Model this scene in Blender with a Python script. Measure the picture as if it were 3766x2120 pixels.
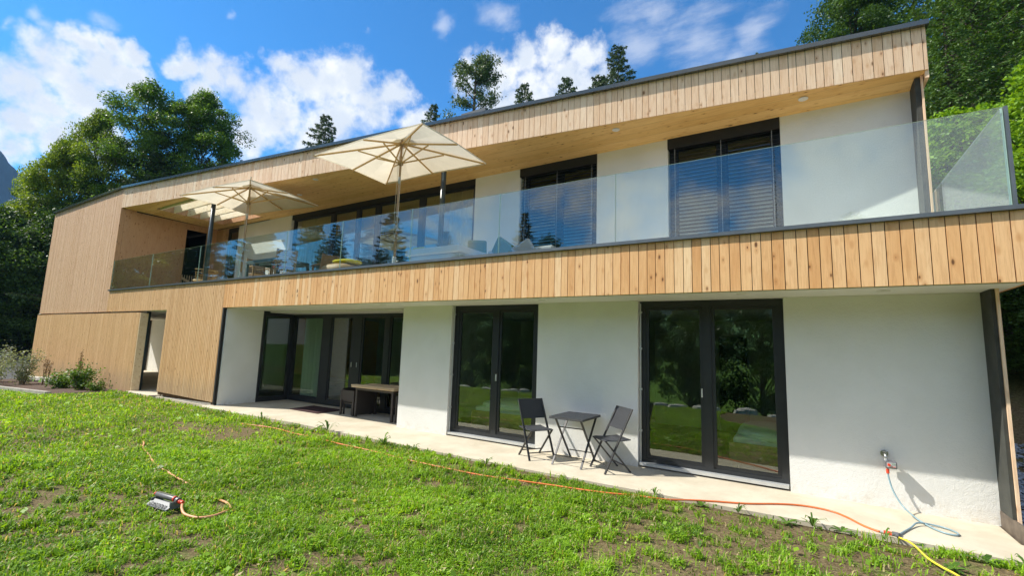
import bpy, math, random
import numpy as np
from mathutils import Vector, Matrix
for o in list(bpy.data.objects): bpy.data.objects.remove(o)
S = bpy.context.scene
COL = S.collection
rad = math.radians
# ------------------------------------------------------------------ camera
cd = bpy.data.cameras.new('camera'); cam = bpy.data.objects.new('camera', cd); COL.objects.link(cam)
cd.sensor_width = 36; cd.lens = 16.351; cd.clip_start = 0.05; cd.clip_end = 6000
r_, u_, f_ = Vector((0.85004, 0.52569, 0.03281)), Vector((0.03901, -0.12496, 0.99139)), Vector((-0.52527, 0.84145, 0.12673))
m = Matrix.Identity(4)
for i in range(3): m[i][0] = r_[i]; m[i][1] = u_[i]; m[i][2] = -f_[i]
m[0][3], m[1][3], m[2][3] = 0.0, -6.1583, 1.67
cam.matrix_world = m
S.camera = cam
# ------------------------------------------------------------------ light
TOSUN = Vector((-2.15, -1.0, 2.385)).normalized()
S.view_settings.view_transform = 'Standard'; S.view_settings.look = 'None'
S.view_settings.gamma = 1; S.view_settings.exposure = 1.47
sd = bpy.data.lights.new('sun', 'SUN'); sd.energy = 2.75; sd.angle = rad(0.5); sd.color = (1.0, 0.95, 0.86)
sun = bpy.data.objects.new('sun', sd); COL.objects.link(sun); sun.location = (-30, -20, 40)
sun.rotation_euler = TOSUN.to_track_quat('Z', 'Y').to_euler()
W = bpy.data.worlds.new('World'); S.world = W; W.use_nodes = True
BLOBS = [(-0.924,0.155,0.349,0.042),(-0.907,0.185,0.378,0.047),(-0.889,0.223,0.400,0.045),(-0.882,0.255,0.396,0.034),(-0.929,0.171,0.328,0.035),(-0.910,0.210,0.358,0.042),(-0.873,0.223,0.434,0.021),(-0.887,0.197,0.417,0.026),(-0.867,0.251,0.430,0.019),(-0.943,0.157,0.295,0.028),(-0.938,0.185,0.294,0.029),(-0.953,0.155,0.260,0.028),(-0.929,0.218,0.299,0.027),(-0.923,0.250,0.292,0.038),(-0.839,0.315,0.444,0.025),(-0.848,0.302,0.436,0.023),(-0.826,0.352,0.440,0.030),(-0.812,0.385,0.438,0.034),(-0.807,0.419,0.417,0.043),(-0.761,0.436,0.481,0.032),(-0.754,0.465,0.464,0.051),(-0.797,0.452,0.400,0.058),(-0.722,0.498,0.480,0.051),(-0.687,0.531,0.496,0.045),(-0.688,0.564,0.457,0.053),(-0.735,0.531,0.421,0.061),(-0.647,0.595,0.477,0.035),(-0.774,0.502,0.385,0.053),(-0.831,0.416,0.369,0.043),(-0.639,0.634,0.436,0.036),(-0.848,0.342,0.404,0.027),(-0.531,0.667,0.523,0.035),(-0.482,0.705,0.521,0.039),(-0.427,0.717,0.552,0.038),(-0.377,0.736,0.563,0.038),(-0.324,0.766,0.556,0.034),(-0.360,0.773,0.522,0.054),(-0.427,0.751,0.504,0.055),(-0.492,0.724,0.483,0.040),(-0.329,0.800,0.502,0.047),(-0.288,0.843,0.454,0.047)]
WISPS = [(-0.860,0.211,0.464,0.021),(-0.890,0.167,0.424,0.017),(-0.890,0.150,0.431,0.014),(-0.906,0.123,0.405,0.011),(-0.825,0.306,0.476,0.008),(-0.782,0.334,0.527,0.010),(-0.459,0.651,0.604,0.037),(-0.536,0.607,0.587,0.022),(-0.238,0.786,0.571,0.066),(-0.140,0.815,0.563,0.078),(-0.047,0.831,0.555,0.041),(-0.081,0.851,0.519,0.042),(-0.206,0.774,0.599,0.043),(-0.838,0.256,0.482,0.009),(-0.500,0.661,0.559,0.015)]
class NT:
    """small helper to write node trees"""
    def __init__(s, tree): s.t = tree; s.n = tree.nodes; s.l = tree.links
    def node(s, typ, **kw):
        n = s.n.new(typ)
        for k, v in kw.items():
            if k == 'inp':
                for a, b in v.items():
                    if hasattr(b, 'links') or hasattr(b, 'is_linked'): s.l.new(b, n.inputs[a])
                    else: n.inputs[a].default_value = b
            else: setattr(n, k, v)
        return n
    def math(s, op, a, b=0.0, c=None, clamp=False):
        d = {0: a, 1: b}
        if c is not None: d[2] = c
        return s.node('ShaderNodeMath', operation=op, use_clamp=clamp, inp=d).outputs[0]
    def mix(s, f, a, b, blend='MIX'):
        n = s.n.new('ShaderNodeMix'); n.data_type = 'RGBA'; n.blend_type = blend
        for k, v in ((0, f), (6, a), (7, b)):
            if hasattr(v, 'is_linked'): s.l.new(v, n.inputs[k])
            else:
                n.inputs[k].default_value = v if k == 0 else (tuple(v) + (1,))[:4]
        return n.outputs[2]
    def ramp(s, f, stops):
        n = s.n.new('ShaderNodeValToRGB'); e = n.color_ramp.elements
        while len(e) < len(stops): e.new(0.5)
        for i, (p, c) in enumerate(stops): e[i].position = p; e[i].color = (tuple(c) + (1,))[:4] if hasattr(c, '__len__') else (c, c, c, 1)
        s.l.new(f, n.inputs[0]); return n.outputs[0]
    def noise(s, vec, scale, detail=3, rough=0.5, dist=0.0, out=0):
        n = s.node('ShaderNodeTexNoise', inp={'Scale': scale, 'Detail': detail, 'Roughness': rough, 'Distortion': dist})
        if vec is not None: s.l.new(vec, n.inputs['Vector'])
        return n.outputs[out]
    def mapr(s, v, a, b, c=0.0, d=1.0, smooth=True):
        n = s.node('ShaderNodeMapRange', interpolation_type='SMOOTHSTEP' if smooth else 'LINEAR', inp={'Value': v, 'From Min': a, 'From Max': b, 'To Min': c, 'To Max': d})
        return n.outputs[0]
def world():
    t = NT(W.node_tree); t.n.clear()
    out = t.node('ShaderNodeOutputWorld')
    sky = t.node('ShaderNodeTexSky', sky_type='NISHITA', sun_disc=False, sun_elevation=math.asin(TOSUN.z),
                 sun_rotation=math.atan2(TOSUN.x, TOSUN.y), air_density=1.0, dust_density=0.5, ozone_density=2.2, altitude=800)
    g = t.node('ShaderNodeTexCoord').outputs['Generated']
    nz = t.noise(g, 9.0, 5, 0.6, out=1)
    n1 = t.node('ShaderNodeVectorMath', operation='MULTIPLY_ADD', inp={0: nz, 1: (0.085,)*3, 2: (-0.0425,)*3}).outputs[0]
    d = t.node('ShaderNodeVectorMath', operation='ADD', inp={0: g, 1: n1}).outputs[0]
    def field(bl):
        cur = None
        for x, y, z, r in bl:
            k = t.node('ShaderNodeVectorMath', operation='DISTANCE', inp={0: d, 1: (x, y, z)}).outputs['Value']
            v = t.math('MULTIPLY_ADD', k, -1.0/(r*1.55), 1.0)
            cur = v if cur is None else t.math('MAXIMUM', cur, v)
        return cur
    fb, fw = field(BLOBS), field(WISPS)
    det = t.noise(g, 22.0, 8, 0.62)
    wmap = t.node('ShaderNodeMapping', inp={'Vector': g, 'Rotation': (0.3, 0.5, 0.9), 'Scale': (7, 26, 26)}).outputs[0]
    wn = t.noise(wmap, 1.0, 7, 0.62)
    dens = t.mapr(t.math('ADD', fb, t.math('MULTIPLY_ADD', det, 1.5, -0.75)), 0.12, 0.80)
    dw = t.math('MULTIPLY', t.mapr(t.math('ADD', fw, t.math('MULTIPLY_ADD', wn, 1.7, -0.85)), 0.25, 1.15), 0.42)
    # unseen clouds over the valley, mirrored in glass; cover widened for fill light
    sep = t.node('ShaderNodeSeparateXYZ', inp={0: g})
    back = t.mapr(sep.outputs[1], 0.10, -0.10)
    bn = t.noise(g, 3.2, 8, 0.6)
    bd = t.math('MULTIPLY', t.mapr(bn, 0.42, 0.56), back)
    low = t.mapr(sep.outputs[2], 0.02, 0.2, 0.35, 0.0)
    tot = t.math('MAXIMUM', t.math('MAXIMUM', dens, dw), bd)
    shade = t.noise(g, 13.0, 5, 0.55)
    inner = t.mapr(t.math('ADD', fb, t.math('MULTIPLY_ADD', shade, 1.8, -0.9)), 0.30, 0.85)
    cc = t.mix(inner, (1.0, 1.0, 1.0), (0.74, 0.79, 0.86))
    tint = t.mix(1.0, sky.outputs[0], (0.125, 0.41, 0.60), 'MULTIPLY')
    b1 = t.node('ShaderNodeBackground', inp={'Color': tint, 'Strength': 0.125})
    b2 = t.node('ShaderNodeBackground', inp={'Color': cc, 'Strength': 0.41})
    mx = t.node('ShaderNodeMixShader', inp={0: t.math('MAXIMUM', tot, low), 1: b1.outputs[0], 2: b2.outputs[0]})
    t.l.new(mx.outputs[0], out.inputs[0])
world()
S.render.engine = 'CYCLES'
S.cycles.max_bounces = 8; S.cycles.diffuse_bounces = 4; S.cycles.glossy_bounces = 4; S.cycles.transparent_max_bounces = 32
S.cycles.caustics_reflective = False; S.cycles.caustics_refractive = False
# ------------------------------------------------------------------ helpers
class MB:
    def __init__(s): s.v = []; s.f = []; s.t = []; s.m = []
    def poly(s, pts, tint=0.5, mi=0):
        b = len(s.v); s.v += [tuple(p) for p in pts]; s.f.append(tuple(range(b, b+len(pts)))); s.t.append(tint); s.m.append(mi)
    def hexa(s, p, tint=0.5, mi=0):
        """p: 4 bottom points counterclockwise then 4 top points"""
        b = len(s.v); s.v += [tuple(q) for q in p]
        for q in ((3,2,1,0),(4,5,6,7),(0,1,5,4),(1,2,6,5),(2,3,7,6),(3,0,4,7)):
            s.f.append(tuple(b+i for i in q)); s.t.append(tint); s.m.append(mi)
    def box(s, x0, x1, y0, y1, z0, z1, tint=0.5, mi=0):
        s.hexa([(x0,y0,z0),(x1,y0,z0),(x1,y1,z0),(x0,y1,z0),(x0,y0,z1),(x1,y0,z1),(x1,y1,z1),(x0,y1,z1)], tint, mi)
    def bar(s, a, b, w, h=None, up=(0,0,1), tint=0.5, mi=0):
        """rectangular bar from a to b"""
        a, b = Vector(a), Vector(b); h = h or w; d = (b-a).normalized(); up = Vector(up)
        if abs(d.dot(up)) > 0.95: up = Vector((1,0,0))
        x = d.cross(up).normalized()*w/2; y = x.cross(d).normalized()*h/2
        s.hexa([a-x-y, a+x-y, a+x+y, a-x+y, b-x-y, b+x-y, b+x+y, b-x+y], tint, mi)
    def tube(s, pts, r, n=8, tint=0.5, mi=0, cap=True):
        pts = [Vector(p) for p in pts]; rr = r if hasattr(r, '__len__') else [r]*len(pts)
        b = len(s.v); prev = None
        for i, p in enumerate(pts):
            d = (pts[min(i+1, len(pts)-1)]-pts[max(i-1, 0)]).normalized()
            if prev is None: x = d.orthogonal().normalized()
            else: x = (prev-d*prev.dot(d)).normalized()
            prev = x; y = d.cross(x)
            for k in range(n):
                a = 2*math.pi*k/n; s.v.append(tuple(p+(x*math.cos(a)+y*math.sin(a))*rr[i]))
        for i in range(len(pts)-1):
            for k in range(n):
                k2 = (k+1) % n
                s.f.append((b+i*n+k, b+i*n+k2, b+(i+1)*n+k2, b+(i+1)*n+k)); s.t.append(tint); s.m.append(mi)
        if cap:
            s.f.append(tuple(b+k for k in reversed(range(n)))); s.t.append(tint); s.m.append(mi)
            e = b+(len(pts)-1)*n; s.f.append(tuple(e+k for k in range(n))); s.t.append(tint); s.m.append(mi)
    def lathe(s, c, prof, n=20, tint=0.5, mi=0):
        s.tube([(c[0], c[1], c[2]+z) for r, z in prof], [r for r, z in prof], n, tint, mi)
    def ball(s, c, rx, ry, rz, n=10, tint=0.5, power=1.0, mi=0, rot=0.0):
        b = len(s.v); m_ = n//2+1; ca, sa = math.cos(rot), math.sin(rot)
        def sp(v): return math.copysign(abs(v)**power, v)
        for i in range(m_):
            th = math.pi*i/(m_-1)
            for k in range(n):
                ph = 2*math.pi*k/n
                x = rx*sp(math.sin(th))*sp(math.cos(ph)); y = ry*sp(math.sin(th))*sp(math.sin(ph))
                s.v.append((c[0]+x*ca-y*sa, c[1]+x*sa+y*ca, c[2]-rz*sp(math.cos(th))))
        for i in range(m_-1):
            for k in range(n):
                k2 = (k+1) % n; s.f.append((b+i*n+k, b+i*n+k2, b+(i+1)*n+k2, b+(i+1)*n+k)); s.t.append(tint); s.m.append(mi)
    def mesh(s, name, mats, smooth=False, bevel=0):
        me = bpy.data.meshes.new(name); me.from_pydata(s.v, [], s.f)
        a = me.attributes.new('tint', 'FLOAT', 'FACE'); a.data.foreach_set('value', s.t)
        for mt in (mats if isinstance(mats, (list, tuple)) else [mats]): me.materials.append(mt)
        me.polygons.foreach_set('material_index', s.m)
        if smooth: me.polygons.foreach_set('use_smooth', [True]*len(s.f))
        me.update(); return me
def tag(o, label=None, cat=None, group=None, kind=None):
    if label: o['label'] = label
    if cat: o['category'] = cat
    if group: o['group'] = group
    if kind: o['kind'] = kind
    return o
def thing(name, label, cat, loc=(0,0,0), group=None, rotz=0):
    o = bpy.data.objects.new(name, None); COL.objects.link(o); o.location = loc; o.rotation_euler = (0, 0, rotz)
    o.empty_display_size = 0.1
    return tag(o, label, cat, group)
def part(name, mb, mats, parent=None, smooth=False, local=False, label=None, mesh=None, bevel=0):
    """link mb as one mesh object; meshes are written in world coordinates unless local"""
    me = mesh or mb.mesh(name, mats, smooth)
    o = bpy.data.objects.new(name, me); COL.objects.link(o)
    if parent is not None:
        o.parent = parent
        if not local and parent.type == 'EMPTY': o.location = -parent.location
    if bevel:
        b = o.modifiers.new('bevel', 'BEVEL'); b.width = bevel; b.segments = 2; b.limit_method = 'ANGLE'
    if label: o['label'] = label
    return o
def copy_tree(o, parent=None):
    c = o.copy(); COL.objects.link(c); c.parent = parent
    for ch in list(o.children): copy_tree(ch, c)
    return c
def spline(pts, n=6):
    pts = [Vector(p) for p in pts]; out = []
    for i in range(len(pts)-1):
        p0, p1, p2, p3 = pts[max(i-1, 0)], pts[i], pts[i+1], pts[min(i+2, len(pts)-1)]
        for k in range(n):
            t = k/n; out.append(0.5*((2*p1)+(p2-p0)*t+(2*p0-5*p1+4*p2-p3)*t*t+(3*p1-p0-3*p2+p3)*t**3))
    out.append(pts[-1]); return out
# ------------------------------------------------------------------ materials
def newmat(name):
    mt = bpy.data.materials.new(name); mt.use_nodes = True; t = NT(mt.node_tree); t.n.clear()
    return mt, t, t.node('ShaderNodeOutputMaterial')
def plain(name, col, rough=0.6, metal=0.0, var=0.12, scale=6.0, bump=0.0, bscale=200.0, spec=0.5, coat=0.0):
    mt, t, out = newmat(name)
    oc = t.node('ShaderNodeTexCoord').outputs['Object']
    n = t.noise(oc, scale, 4, 0.6)
    c = t.mix(t.mapr(n, 0.3, 0.7, 0, 1), tuple(v*(1-var) for v in col), tuple(min(1, v*(1+var)) for v in col))
    p = t.node('ShaderNodeBsdfPrincipled', inp={'Base Color': c, 'Roughness': rough, 'Metallic': metal, 'Specular IOR Level': spec, 'Coat Weight': coat})
    if bump:
        b = t.node('ShaderNodeBump', inp={'Strength': bump, 'Distance': 0.01, 'Height': t.noise(oc, bscale, 4, 0.6)}); t.l.new(b.outputs[0], p.inputs['Normal'])
    t.l.new(p.outputs[0], out.inputs[0]); return mt
def wood(name, ca, cb, cc, axis='z', knot=1.0, knotcol=(0.16,0.075,0.03), grain=0.5, rough=0.6, grey=0.0, seam=0.0, kscale=1.0):
    """board material: ca..cb..cc by board, grain and knots run along axis"""
    mt, t, out = newmat(name)
    oc = t.node('ShaderNodeTexCoord').outputs['Object']
    at = t.node('ShaderNodeAttribute', attribute_name='tint').outputs['Fac']
    if seam:   # boards drawn by coordinate for very wide sheets
        ax = {'x': 1, 'z': 0, 'y': 0}[axis]
        sx = t.node('ShaderNodeSeparateXYZ', inp={0: oc}).outputs[ax]
        fl = t.math('FLOOR', t.math('DIVIDE', sx, seam))
        wn = t.node('ShaderNodeTexWhiteNoise', noise_dimensions='1D'); t.l.new(fl, wn.inputs['W']); at = wn.outputs['Value']
        fr = t.math('FRACT', t.math('DIVIDE', sx, seam))
        seamv = t.mapr(t.math('ABSOLUTE', t.math('SUBTRACT', fr, 0.5)), 0.47, 0.5)
    off = t.math('MULTIPLY', at, 217.0)
    cmb = t.node('ShaderNodeCombineXYZ', inp={0: off, 1: t.math('MULTIPLY', at, 91.0), 2: t.math('MULTIPLY', at, 53.0)}).outputs[0]
    v = t.node('ShaderNodeVectorMath', operation='ADD', inp={0: oc, 1: cmb}).outputs[0]
    sc = {'z': (1, 1, 0.06), 'x': (0.06, 1, 1), 'y': (1, 0.06, 1)}[axis]
    gm = t.node('ShaderNodeMapping', inp={'Vector': v, 'Scale': sc}).outputs[0]
    g1 = t.noise(gm, 55.0, 5, 0.65, 0.6)
    sc2 = {'z': (1, 1, 0.22), 'x': (0.22, 1, 1), 'y': (1, 0.22, 1)}[axis]
    gm2 = t.node('ShaderNodeMapping', inp={'Vector': v, 'Scale': sc2}).outputs[0]
    g2 = t.noise(gm2, 9.0, 3, 0.5, 0.8)
    base = t.ramp(at, [(0.0, ca), (0.5, cb), (1.0, cc)])
    dark = t.mix(1.0, base, (0.62, 0.50, 0.40), 'MULTIPLY')
    c = t.mix(t.mapr(g1, 0.42, 0.72, 0, grain), base, dark)
    c = t.mix(t.mapr(g2, 0.45, 0.75, 0, 0.45), c, t.mix(1.0, base, (0.80, 0.66, 0.52), 'MULTIPLY'))
    ksc = {'z': (9, 9, 4.2), 'x': (4.2, 9, 9), 'y': (9, 4.2, 9)}[axis]
    km = t.node('ShaderNodeMapping', inp={'Vector': v, 'Scale': tuple(q*kscale for q in ksc)}).outputs[0]
    vo = t.node('ShaderNodeTexVoronoi', feature='F1', inp={'Scale': 1.0, 'Randomness': 1.0, 'Vector': km})
    kd = t.math('ADD', vo.outputs['Distance'], t.math('MULTIPLY_ADD', g1, 0.10, -0.05))
    c = t.mix(t.mapr(kd, 0.10, 0.30, 0.45*min(knot, 1.0), 0.0), c, t.mix(1.0, base, (0.66, 0.46, 0.30), 'MULTIPLY'))
    c = t.mix(t.mapr(t.math('MULTIPLY', kd, t.math('MULTIPLY_ADD', vo.outputs['Color'], 1.6, 0.5)), 0.055, 0.145, 0.92*min(knot, 1.1), 0.0), c, knotcol)
    if grey:
        sp = t.node('ShaderNodeSeparateXYZ', inp={0: oc})
        gz = t.math('ADD', t.mapr(sp.outputs[2], 1.1, 0.0), t.math('MULTIPLY_ADD', g2, 1.4, -0.8))
        c = t.mix(t.mapr(gz, 0.1, 0.9, 0, grey), c, (0.30, 0.26, 0.21))
    if seam: c = t.mix(t.math('MULTIPLY', seamv, 0.45), c, (0.10, 0.055, 0.025))
    p = t.node('ShaderNodeBsdfPrincipled', inp={'Base Color': c, 'Roughness': rough, 'Specular IOR Level': 0.3})
    b = t.node('ShaderNodeBump', inp={'Strength': 0.25, 'Distance': 0.004, 'Height': g1}); t.l.new(b.outputs[0], p.inputs['Normal'])
    t.l.new(p.outputs[0], out.inputs[0]); return mt
def glass(name, r0=0.08, tint=(0.93, 0.97, 0.95), gloss=(1,1,1)):
    mt, t, out = newmat(name)
    fc = t.node('ShaderNodeLayerWeight', inp={'Blend': 0.5}).outputs['Facing']
    R = t.math('MULTIPLY_ADD', t.math('POWER', fc, 5.0), 1-r0, r0)
    oc = t.node('ShaderNodeTexCoord').outputs['Object']
    b = t.node('ShaderNodeBump', inp={'Strength': 0.02, 'Distance': 0.02, 'Height': t.noise(oc, 1.1, 1, 0.4)})
    tr = t.node('ShaderNodeBsdfTransparent', inp={'Color': tint + (1,)})
    gl = t.node('ShaderNodeBsdfGlossy', inp={'Color': gloss + (1,), 'Roughness': 0.0, 'Normal': b.outputs[0]})
    mx = t.node('ShaderNodeMixShader', inp={0: R, 1: tr.outputs[0], 2: gl.outputs[0]})
    t.l.new(mx.outputs[0], out.inputs[0]); return mt
def leafmat(name, ca, cb, trans=0.35, cy=None, rough=0.5):
    mt, t, out = newmat(name)
    at = t.node('ShaderNodeAttribute', attribute_name='tint').outputs['Fac']
    c = t.ramp(at, [(0.0, ca), (0.85, cb), (1.0, cy or cb)])
    p = t.node('ShaderNodeBsdfPrincipled', inp={'Base Color': c, 'Roughness': rough, 'Specular IOR Level': 0.35})
    tl = t.node('ShaderNodeBsdfTranslucent', inp={'Color': t.mix(1.0, c, (1.5, 1.35, 0.5), 'MULTIPLY')})
    mx = t.node('ShaderNodeMixShader', inp={0: trans, 1: p.outputs[0], 2: tl.outputs[0]})
    t.l.new(mx.outputs[0], out.inputs[0]); return mt
M = {}
M['wood_low'] = wood('larch_boards_balcony', (0.70,0.375,0.15), (0.81,0.485,0.225), (0.90,0.64,0.37), 'z', 1.1)
M['wood_left'] = wood('larch_boards_wall', (0.58,0.37,0.22), (0.66,0.44,0.275), (0.73,0.51,0.34), 'z', 0.8, grey=0.5)
M['wood_shut'] = wood('larch_boards_shutter', (0.60,0.37,0.18), (0.68,0.435,0.22), (0.75,0.50,0.27), 'z', 0.8, grey=0.35)
M['wood_roof'] = wood('larch_boards_roof_edge', (0.78,0.53,0.33), (0.86,0.62,0.42), (0.92,0.72,0.52), 'z', 1.0, kscale=0.9)
M['wood_soffit'] = wood('spruce_soffit', (0.74,0.47,0.17), (0.80,0.53,0.21), (0.84,0.58,0.25), 'x', 1.0, seam=0.22, grain=0.35)
M['wood_inner'] = wood('spruce_loggia', (0.52,0.30,0.15), (0.58,0.35,0.19), (0.62,0.39,0.22), 'z', 1.1, seam=0.19, grain=0.3, kscale=1.25)
M['wood_inner_y'] = wood('spruce_beam', (0.92,0.84,0.64), (0.94,0.87,0.69), (0.95,0.89,0.73), 'x', 0.7, grain=0.15)
M['teak'] = wood('teak', (0.30,0.20,0.11), (0.38,0.26,0.15), (0.45,0.32,0.19), 'z', 0.0, grain=0.4)
M['deck'] = wood('pale_deck', (0.66,0.58,0.46), (0.72,0.64,0.52), (0.76,0.68,0.56), 'x', 0.2)
M['ashwood'] = wood('umbrella_wood', (0.52,0.33,0.14), (0.60,0.40,0.18), (0.66,0.46,0.22), 'z', 0.0, grain=0.3)
M['boards'] = wood('loose_boards', (0.74,0.55,0.34), (0.80,0.62,0.40), (0.85,0.68,0.46), 'x', 0.8)
M['bed'] = wood('bed_wood', (0.42,0.25,0.10), (0.50,0.31,0.13), (0.5,0.3,0.12), 'x', 0.5)
M['parquet'] = wood('parquet', (0.25,0.15,0.07), (0.30,0.18,0.09), (0.33,0.2,0.1), 'x', 0.3, seam=0.15)
def plaster():
    mt, t, out = newmat('white_render')
    oc = t.node('ShaderNodeTexCoord').outputs['Object']
    n = t.noise(oc, 1.2, 4, 0.6)
    c = t.mix(t.mapr(n, 0.3, 0.7), (0.755,0.755,0.72), (0.815,0.815,0.785))
    sp = t.node('ShaderNodeSeparateXYZ', inp={0: oc})
    st = t.math('MULTIPLY', t.mapr(sp.outputs[2], 0.38, 0.0), t.mapr(t.noise(oc, 3.5, 5, 0.65), 0.45, 0.7))
    st = t.math('MULTIPLY', st, t.mapr(sp.outputs[0], 0.4, 1.6))
    c = t.mix(t.math('MULTIPLY', st, 0.7), c, (0.62,0.50,0.28))
    sp2 = t.math('MULTIPLY', t.mapr(sp.outputs[2], 0.22, 0.0), t.mapr(t.noise(oc, 9.0, 6, 0.7), 0.42, 0.72))
    c = t.mix(t.math('MULTIPLY', sp2, 0.45), c, (0.50,0.42,0.30))
    p = t.node('ShaderNodeBsdfPrincipled', inp={'Base Color': c, 'Roughness': 0.9, 'Specular IOR Level': 0.2})
    h = t.math('ADD', t.noise(oc, 90, 3, 0.6), t.math('MULTIPLY', t.noise(oc, 28, 3, 0.5), 0.8))
    b = t.node('ShaderNodeBump', inp={'Strength': 0.65, 'Distance': 0.006, 'Height': h}); t.l.new(b.outputs[0], p.inputs['Normal'])
    t.l.new(p.outputs[0], out.inputs[0]); return mt
M['plaster'] = plaster()
M['white'] = plain('interior_white', (0.70,0.69,0.66), 0.8, var=0.04)
def concrete():
    mt, t, out = newmat('terrace_concrete')
    oc = t.node('ShaderNodeTexCoord').outputs['Object']
    n = t.noise(oc, 1.6, 6, 0.65); n2 = t.noise(oc, 14, 5, 0.6)
    c = t.mix(t.mapr(n, 0.3, 0.7), (0.50,0.44,0.33), (0.62,0.56,0.44))
    c = t.mix(t.mapr(n2, 0.55, 0.8, 0, 0.3), c, (0.38,0.32,0.22))
    c = t.mix(t.mapr(t.noise(oc, 5.0, 7, 0.75), 0.58, 0.72, 0, 0.35), c, (0.34,0.27,0.18))
    p = t.node('ShaderNodeBsdfPrincipled', inp={'Base Color': c, 'Roughness': 0.85, 'Specular IOR Level': 0.2})
    b = t.node('ShaderNodeBump', inp={'Strength': 0.25, 'Distance': 0.004, 'Height': t.noise(oc, 60, 5, 0.7)}); t.l.new(b.outputs[0], p.inputs['Normal'])
    t.l.new(p.outputs[0], out.inputs[0]); return mt
M['concrete'] = concrete()
M['conc_grey'] = plain('plinth_concrete', (0.36,0.34,0.30), 0.9, var=0.2, bump=0.3, bscale=60)
M['black'] = plain('anthracite_metal', (0.022,0.025,0.028), 0.42, var=0.1)
M['backing'] = plain('backing_boards', (0.10,0.045,0.012), 0.8, var=0.2)
M['black_matt'] = plain('black_membrane', (0.012,0.013,0.013), 0.7, var=0.15)
M['fin'] = plain('dark_render_fin', (0.045,0.047,0.040), 0.8, var=0.2, bump=0.2)
M['cap'] = plain('roof_edge_metal', (0.06,0.07,0.073), 0.22, metal=0.2, var=0.1, spec=1.0, coat=0.6)
M['rail'] = plain('rail_aluminium', (0.16,0.18,0.19), 0.38, metal=0.6, var=0.1)
M['alu'] = plain('sill_aluminium', (0.62,0.64,0.64), 0.35, metal=0.4, var=0.06)
M['post'] = plain('round_post_paint', (0.035,0.06,0.065), 0.35, var=0.1)
M['grey_metal'] = plain('table_frame_metal', (0.14,0.19,0.19), 0.4, metal=0.3)
M['glass_rail'] = glass('balustrade_glass', 0.085, (0.90,0.965,0.945))
M['glass_edge'] = plain('glass_edge', (0.50,0.68,0.62), 0.25, var=0.05)
M['glass_win'] = glass('window_glass', 0.11, (0.82,0.90,0.84))
M['glass_table'] = glass('table_glass', 0.10, (0.6,0.75,0.7))
M['slat'] = plain('blind_slat', (0.020,0.023,0.030), 0.45, metal=0.0, var=0.05, spec=0.4)
def fabric(name, col, trans=0.0, bump=0.0, rough=0.9):
    mt, t, out = newmat(name)
    oc = t.node('ShaderNodeTexCoord').outputs['Object']
    c = t.mix(t.mapr(t.noise(oc, 4, 4, 0.6), 0.3, 0.7), tuple(v*0.93 for v in col), col)
    p = t.node('ShaderNodeBsdfPrincipled', inp={'Base Color': c, 'Roughness': rough, 'Specular IOR Level': 0.15})
    b = t.node('ShaderNodeBump', inp={'Strength': 0.35, 'Distance': 0.02, 'Height': t.noise(oc, 3.0, 3, 0.5, 1.0)}); t.l.new(b.outputs[0], p.inputs['Normal'])
    if trans:
        tl = t.node('ShaderNodeBsdfTranslucent', inp={'Color': c}); mx = t.node('ShaderNodeMixShader', inp={0: trans, 1: p.outputs[0], 2: tl.outputs[0]})
        t.l.new(mx.outputs[0], out.inputs[0])
    else: t.l.new(p.outputs[0], out.inputs[0])
    return mt
M['canvas'] = fabric('umbrella_canvas', (0.80,0.74,0.60), 0.45)
M['curtain'] = fabric('curtain_cloth', (0.80,0.84,0.78), 0.4)
M['curtain_cream'] = fabric('cream_curtain', (0.50,0.42,0.28), 0.3)
M['linen'] = fabric('bed_linen', (0.72,0.76,0.76)); M['yellow'] = fabric('yellow_cloth', (0.50,0.44,0.03)); M['pink'] = fabric('pink_cloth', (0.75,0.22,0.22))
M['green_cloth'] = fabric('green_cushion', (0.17,0.20,0.07)); M['grey_cloth'] = fabric('grey_cushion', (0.42,0.43,0.44)); M['offwhite'] = fabric('offwhite_cushion', (0.50,0.48,0.45))
M['mat'] = plain('doormat_bristle', (0.055,0.022,0.022), 1.0, var=0.4, scale=60, bump=0.8, bscale=300)
def rattan(name, ca, cb, sc=45.0):
    mt, t, out = newmat(name)
    oc = t.node('ShaderNodeTexCoord').outputs['Object']
    w = t.node('ShaderNodeTexWave', wave_type='BANDS', bands_direction='Z', inp={'Scale': sc/3.0, 'Distortion': 1.5, 'Detail': 1.0, 'Vector': oc}).outputs['Fac']
    k = t.node('ShaderNodeTexChecker', inp={'Scale': sc, 'Vector': oc}).outputs['Fac']
    f = t.math('MULTIPLY_ADD', k, 0.4, t.math('MULTIPLY', w, 0.6))
    p = t.node('ShaderNodeBsdfPrincipled', inp={'Base Color': t.mix(f, ca, cb), 'Roughness': 0.5})
    b = t.node('ShaderNodeBump', inp={'Strength': 0.8, 'Distance': 0.006, 'Height': f}); t.l.new(b.outputs[0], p.inputs['Normal'])
    t.l.new(p.outputs[0], out.inputs[0]); return mt
M['rattan'] = rattan('dark_rattan', (0.012,0.010,0.009), (0.085,0.070,0.058))
M['rattan_blk'] = rattan('black_weave', (0.012,0.014,0.02), (0.075,0.078,0.085), 90)
M['tube'] = plain('chair_tube', (0.055,0.055,0.056), 0.38, metal=0.5, var=0.1)
M['orange'] = plain('orange_hose', (0.72,0.17,0.045), 0.4, var=0.1); M['palehose'] = plain('faded_orange_hose', (0.70,0.33,0.16), 0.5, var=0.15)
M['yellowhose'] = plain('yellow_hose', (0.80,0.66,0.06), 0.4, var=0.08); M['bluehose'] = plain('grey_blue_hose', (0.22,0.33,0.37), 0.35, var=0.1)
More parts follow.
